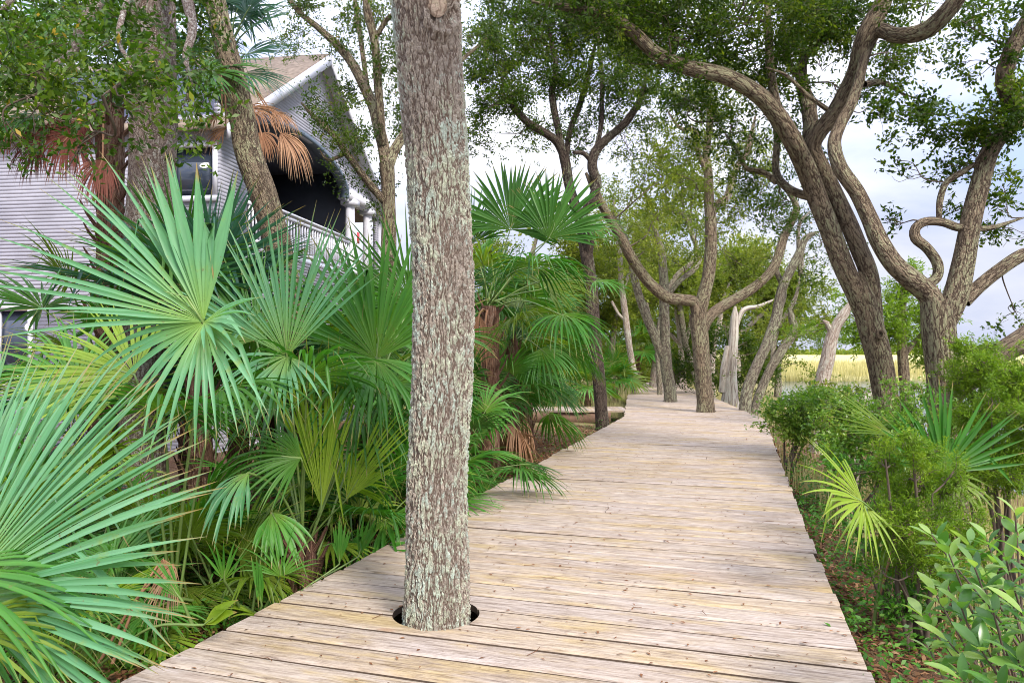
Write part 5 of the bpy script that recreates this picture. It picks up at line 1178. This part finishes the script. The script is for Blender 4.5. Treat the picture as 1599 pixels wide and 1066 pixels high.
shrub('shrub', 'rounded glossy green shrub at the right edge of the deck near the far bend', 'shrub', 1228, 11.2, 7,
      [(1240, 640, 0, 38, 34, 1), (1225, 668, -.1, 32, 22, 1), (1265, 640, .1, 30, 26, 1), (1255, 690, 0, 28, 26, .9), (1285, 625, .3, 30, 22, .9)], 'leaf_shrub', .06, .45, 2.2, 81)
shrub('shrub', 'small-leaved shrub thicket between the deck edge and the knotted oak', 'shrub', 1330, 8.6, 9,
      [(1325, 665, .4, 45, 32, .8), (1350, 700, 0, 50, 35, .8), (1310, 710, 0, 35, 35, .7), (1370, 735, -.3, 45, 30, .8), (1300, 645, .6, 40, 25, .7), (1340, 630, .9, 40, 18, .6), (1400, 660, .6, 35, 30, .6)], 'leaf_shrub', .045, .5, 2.0, 82)
shrub('shrub', 'straggly light green undergrowth shrub under the lime palmetto fan', 'shrub', 1395, 5.6, 8,
      [(1375, 800, 0, 45, 30, .5), (1340, 740, .5, 45, 25, .5), (1400, 870, -.2, 50, 30, .5), (1350, 850, 0, 35, 30, .35), (1430, 915, -.4, 45, 30, .5), (1390, 940, -.5, 40, 25, .4)], 'leaf_herb', .045, .5, 1.6, 87)
shrub('shrub', 'bright leafy shrub at the foot of the stout forked oak', 'shrub', 1510, 8.0, 8,
      [(1430, 640, 0, 40, 28, .8), (1505, 650, -.3, 45, 32, .8), (1545, 625, 0, 40, 35, .8), (1410, 690, -.2, 45, 35, .9), (1520, 700, -.4, 50, 40, .8), (1420, 610, .6, 30, 20, .5)], 'leaf_shrub', .045, .45, 1.5, 88)
shrub('shrub', 'low yellow-green shrub filling the bank between the deck-edge shrub and the knotted oak', 'shrub', 1300, 12.5, 8,
      [(1300, 635, 0, 40, 22, .9), (1345, 625, .3, 40, 20, .8), (1275, 610, 1.0, 30, 18, .6), (1320, 665, -.4, 45, 25, .9)], 'leaf_far', .06, .45, 1.6, 89)
CG = 'cedars by the creek'
shrub('cedar', 'feathery yellow-green young cedar below the knotted oak, in front of the upright palmetto', 'cedar', 1430, 5.0, 8,
      [(1390, 722, 0, 20, 36, .9), (1424, 702, -.1, 22, 28, .9), (1456, 738, 0, 26, 38, .9), (1408, 772, .1, 36, 34, 1), (1482, 762, .1, 26, 42, .9), (1382, 812, 0, 32, 28, .7), (1445, 822, -.2, 46, 38, .9), (1428, 884, -.2, 50, 38, .7), (1492, 832, .1, 38, 42, .8), (1470, 905, -.1, 42, 38, .6)], 'leaf_cedar', .028, .24, 2.0, 83, per=26, upbias=.2, group=CG)
shrub('cedar', 'tall feathery cedar at the far right edge', 'cedar', 1575, 6.0, 10,
      [(1560, 600, 0, 45, 45, 1), (1585, 650, -.2, 50, 45, 1.1), (1530, 570, .2, 35, 35, .8), (1590, 720, -.2, 50, 50, 1), (1545, 670, .1, 35, 40, .8), (1560, 750, -.3, 45, 40, .8), (1520, 540, .3, 25, 20, .6), (1605, 600, 0, 40, 40, 1), (1500, 600, .4, 30, 40, .7), (1525, 720, .1, 45, 45, .9)], 'leaf_cedar', .032, .24, 2.0, 84, per=26, upbias=.2, group=CG)
tree('cedar', 'bright green cedar behind the knotted oak, at the water', 'cedar', 16.0,
     [[(1415, 640, 9), (1412, 590, 8), (1408, 530, 7), (1410, 470, 5), (1412, 430, 3)], [(1410, 540, 4), (1385, 510, 3), (1360, 500, 2)], [(1408, 560, 4), (1440, 520, 3), (1465, 505, 2)]],
     [(1395, 470, 0, 45, 40, 1), (1430, 500, .2, 45, 40, 1), (1375, 515, -.2, 40, 28, .9), (1345, 535, 0, 45, 18, .9), (1415, 440, 0, 28, 25, .8), (1440, 545, .3, 40, 28, .8), (1325, 510, 0, 35, 18, .5), (1310, 480, .2, 22, 20, .7), (1470, 560, .4, 40, 28, .6)],
     bark='bark_oak', leafm='leaf_cedar', leaf=.085, wd=.32, tau=1.9, seed=85, per=18, group=CG, upbias=.2)
shrub('cedar', 'low dark cedar thicket behind the dead trunk', 'cedar', 1160, 27.0, 6,
      [(1125, 560, 0, 30, 45, 1.2), (1165, 570, .3, 32, 40, 1.2), (1185, 590, 0, 30, 25, 1.0), (1112, 530, .3, 25, 35, 1.1), (1075, 575, 1, 25, 30, 1.1)], 'leaf_dark', .11, .4, 1.3, 86, group=CG)

def bay_shrub():
    rng = np.random.default_rng(77); base = np.array([2.05, 2.75, float(gh(2.05, 2.75))])
    root = thing('bay_shrub', base, 'bay shrub with large glossy pointed leaves in the bottom right corner', 'shrub')
    sm, lm = MB(), MB()
    tips = [(1455, 835, 3.1), (1480, 860, 3.0), (1520, 880, 2.8), (1570, 870, 2.6), (1610, 880, 2.5), (1460, 925, 2.9), (1500, 945, 2.75), (1550, 950, 2.6),
            (1600, 960, 2.4), (1480, 1000, 2.7), (1530, 1010, 2.55), (1590, 1030, 2.4), (1500, 1060, 2.45), (1560, 1075, 2.35), (1630, 920, 2.5), (1640, 1000, 2.4), (1540, 905, 3.0), (1580, 930, 2.9), (1520, 975, 2.9), (1570, 1000, 2.8), (1475, 900, 3.1),
            (1620, 1060, 2.3), (1540, 840, 3.1), (1500, 1035, 2.9), (1440, 960, 3.1), (1600, 840, 3.0), (1535, 930, 3.2), (1560, 990, 3.1), (1600, 1010, 3.0), (1515, 850, 3.2), (1450, 1010, 3.2), (1585, 800, 2.7)]
    for (px, py, d) in tips:
        q = W(px, py, d); b = base + np.array([rng.normal(0, .05), rng.normal(0, .05), -.03])
        mid = b * .55 + q * .45 + rng.normal(0, .04, 3) + np.array([.02, 0, .12])
        P, R = tube(sm, [b, mid, q], [.009, .006, .003], 6, .04)
        ax = unit(q - mid)
        n = rng.integers(9, 14)
        for i in range(n):
            f = i / n; p = q - ax * f * .16
            a = i * 2.4 + rng.uniform(-.3, .3)
            s1 = unit(np.cross(ax, [0.3, .2, 1])); s2 = np.cross(ax, s1)
            out = math.cos(a) * s1 + math.sin(a) * s2
            d0 = unit(out * (.6 + .5 * f) + ax * (.75 - .6 * f) + np.array([0, 0, .1]))
            L = rng.uniform(.075, .13); hw = L * rng.uniform(.15, .21)
            nn = unit(np.array([0, 0, 1.0]) + ax * .4 + rng.normal(0, .25, 3)); S = unit(np.cross(d0, nn)); Nn = np.cross(S, d0)
            ts = np.array([0, .08, .22, .4, .6, .8, .93, 1.0]); ww = np.array([.06, .12, .6, .95, 1, .68, .28, .03]) * hw
            cv = rng.uniform(.05, .3)
            mid_ = p + d0 * (ts * L)[:, None] - Nn * (cv * L * ts ** 2)[:, None]
            wv = .05 * hw * np.sin(ts * 9 + a)
            v = np.stack([mid_ + S * ww[:, None] + Nn * (ww * .3 + wv)[:, None], mid_, mid_ - S * ww[:, None] + Nn * (ww * .3 - wv)[:, None]], 1)
            lm.add(v, grid_quads(8, 3), None, float(np.clip(rng.beta(2, 2) + (f < .15) * .25, 0, 1)))
    sm.build('stem', M['twig'], root, smooth=True)
    lm.build('crown', M['leaf_bay'], root, smooth=True)
bay_shrub()
def stump():
    rng = np.random.default_rng(8); c = W(1455, 872, 6.8); z = float(gh(c[0], c[1]))
    root = thing('palm_stump', (c[0], c[1], z), 'pale broken palm stump in the undergrowth behind the bay leaves', 'stump')
    mb = MB()
    tube(mb, [(c[0] - .02, c[1], z - .1), (c[0], c[1], z + .2), (c[0] + .05, c[1] + .02, c[2] + .05)], [.10, .09, .07], 14, .03, .12, rng)
    for i in range(20):
        a = i * 2.4; zz = z + .1 + (c[2] - z) * i / 20; o_ = np.array([math.cos(a), math.sin(a), 0]); p = np.array([c[0], c[1], zz])
        tube(mb, [p + o_ * .07, p + o_ * .11 + (0, 0, .05), p + o_ * .13 + (0, 0, .12)], [.03, .024, .014], 6, .2, flat=.5)
    mb.build('trunk', M['wood_dead'], root)
stump()

# ------------------------------------------------------------------ litter, ground cover, grass
def scatter_region(n, rng, ylo, yhi, side, wmax):
    Y = ylo + (yhi - ylo) * rng.random(n) ** 1.5; s0 = Y / math.cos(AL)
    u = rng.random(n) ** 1.3 * wmax
    if side < 0: X = -1.88 + .308 * (Y - 3.55) - .0 - u
    else: X = (W(1365, 1066, 3.55)[0]) + .176 * (Y - 3.55) * 1.0 + u
    s, t = st(X, Y)
    ok = (t < tL(s) - .01) if side < 0 else (t > tR(s) + .01)
    return X[ok], Y[ok]
def flat_leaves(name, m, regions, size, wd, lift, rng, spread=.35, upbias=1.2, kind='stuff'):
    mb = MB()
    for (n, ylo, yhi, side, wmax) in regions:
        X, Y = scatter_region(n, rng, ylo, yhi, side, wmax)
        k = len(X); P = np.stack([X, Y, gh(X, Y) + rng.random(k) * lift + .004], -1)
        D = rng.normal(size=(k, 3)); D[:, 2] *= spread
        add_leaves(mb, P, D, size * rng.uniform(.6, 1.4, k), wd, rng, upbias)
    o = mb.build(name, m); o['kind'] = kind; return o
rl_ = np.random.default_rng(91)
flat_leaves('leaf_litter', M['leaf_dry'], [(26000, 2.2, 19, -1, 2.6), (17000, 3.0, 16, 1, 2.0)], .055, .42, .03, rl_)
def herbs():
    mb = MB(); rng = rl_
    for (n, ylo, yhi, side, wmax, hh) in ((420, 2.6, 9, -1, 1.9, .22), (120, 9, 19, -1, 2.2, .25), (480, 3.0, 9.5, 1, 1.8, .32), (320, 9, 20, 1, 1.6, .35)):
        X, Y = scatter_region(n, rng, ylo, yhi, side, wmax)
        for x, y in zip(X, Y):
            k = rng.integers(10, 26); h = hh * rng.uniform(.3, 1.2); z = float(gh(x, y))
            f = rng.random(k); a = rng.uniform(0, 6.28, k); r = .16 * rng.random(k) ** .6
            P = np.stack([x + np.cos(a) * r, y + np.sin(a) * r, z + .02 + f * h], -1)
            D = np.stack([np.cos(a), np.sin(a), rng.normal(.25, .3, k)], -1)
            b = rng.random() * .6
            add_leaves(mb, P, D, rng.uniform(.03, .065, k), .5, rng, 1.0, b * .6, b + .4)
    o = mb.build('ground_cover', M['leaf_herb']); o['kind'] = 'stuff'
herbs()
def grass(name, m, pts, hlo, hhi, w_, rng, lean=.35):
    n = len(pts); P = np.asarray(pts, float); h = rng.uniform(hlo, hhi, n)
    a = rng.uniform(0, 6.28, n); o_ = np.stack([np.cos(a), np.sin(a), 0 * a], -1); s_ = np.stack([-np.sin(a), np.cos(a), 0 * a], -1)
    le = rng.uniform(.1, 1, n) * lean
    m1 = P + np.array([0, 0, 1]) * (h * .55)[:, None] + o_ * (h * le * .35)[:, None]; t_ = P + np.array([0, 0, 1]) * h[:, None] + o_ * (h * le)[:, None]
    v = np.stack([P - s_ * w_, P + s_ * w_, m1 - s_ * w_ * .8, m1 + s_ * w_ * .8, t_ - s_ * w_ * .1, t_ + s_ * w_ * .1], 1)
    f = (np.arange(n)[:, None, None] * 6 + np.array([[0, 1, 3, 2], [2, 3, 5, 4]])).reshape(-1, 4)
    mb = MB(); mb.add(v, f, None, np.repeat(rng.beta(2, 2, n), 6)); o = mb.build(name, m); o['kind'] = 'stuff'
def far_grass():
    rng = np.random.default_rng(17); pts = []
    Y = rng.uniform(10, 42, 26000); s0 = 0
    X = .308 * Y - 1.9 + rng.uniform(-9, 14, len(Y)); s, t = st(X, Y)
    ok = ((t > tR(s) + .05) & (t < tR(s) + 1.6 + (Y - 10) * .09)) | ((t < tL(s) - .1) & (Y > 21.8))
    ok &= (s < S_END + .2) | True
    X, Y = X[ok], Y[ok]
    Yb = rng.uniform(3, 12, 7000); Xb = .176 * (Yb - 3.55) + 1.75 + rng.uniform(1.0, 5.5, 7000); X = np.concatenate([X, Xb]); Y = np.concatenate([Y, Yb])
    grass('dry_grass', M['leaf_grass'], np.stack([X, Y, gh(X, Y) - .02], -1), .15, .5, .006, rng)
    Y = 61 + rng.random(30000) ** 2 * 70; X = rng.uniform(.15, 1.0, len(Y)) * Y
    grass('marsh_grass', M['leaf_grass'], np.stack([X, Y, gh(X, Y) - .05], -1), .5, 1.1, .03, rng, .25)
far_grass()
def far_woods():
    rng = np.random.default_rng(23); mb = MB()
    n = 26000; X = rng.uniform(-300, 700, n); Y = 420 + rng.uniform(0, 40, n)
    hgt = 4 + 2.2 * np.sin(X * .031) + 1.5 * np.sin(X * .083 + 1) + 1.2 * np.sin(X * .21)
    P = np.stack([X, Y, -.6 + rng.random(n) ** .8 * hgt], -1); add_leaves(mb, P, rng.normal(size=(n, 3)), rng.uniform(1.2, 2.6, n), .7, rng, .4)
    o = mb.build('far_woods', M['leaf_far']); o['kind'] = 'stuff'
far_woods()
def deck_debris():
    rng = np.random.default_rng(31); mb = MB()
    n = 1700; s = 1.5 + 20 * rng.random(n) ** 1.4; t = tL(s) + (tR(s) - tL(s)) * rng.random(n); X, Y = xy(s, t)
    P = np.stack([X, Y, np.full(n, .006)], -1); D = rng.normal(size=(n, 3)); D[:, 2] *= .12
    add_leaves(mb, P, D, rng.uniform(.012, .042, n), .42, rng, 3.0, 0, .75)
    for _ in range(26):
        s = 3 + 12 * rng.random(); t = tL(s) + (tR(s) - tL(s)) * rng.random(); X, Y = xy(s, t); a = rng.uniform(0, 6.28); L = rng.uniform(.05, .16)
        tube(mb, [(X, Y, .006), (X + math.cos(a) * L * .5, Y + math.sin(a) * L * .5, .012), (X + math.cos(a + .3) * L, Y + math.sin(a + .3) * L, .006)], [.0018, .0018, .001], 5, .03, rnd=.25)
    o = mb.build('leaf_litter', M['leaf_dry']); o['kind'] = 'stuff'
deck_debris()
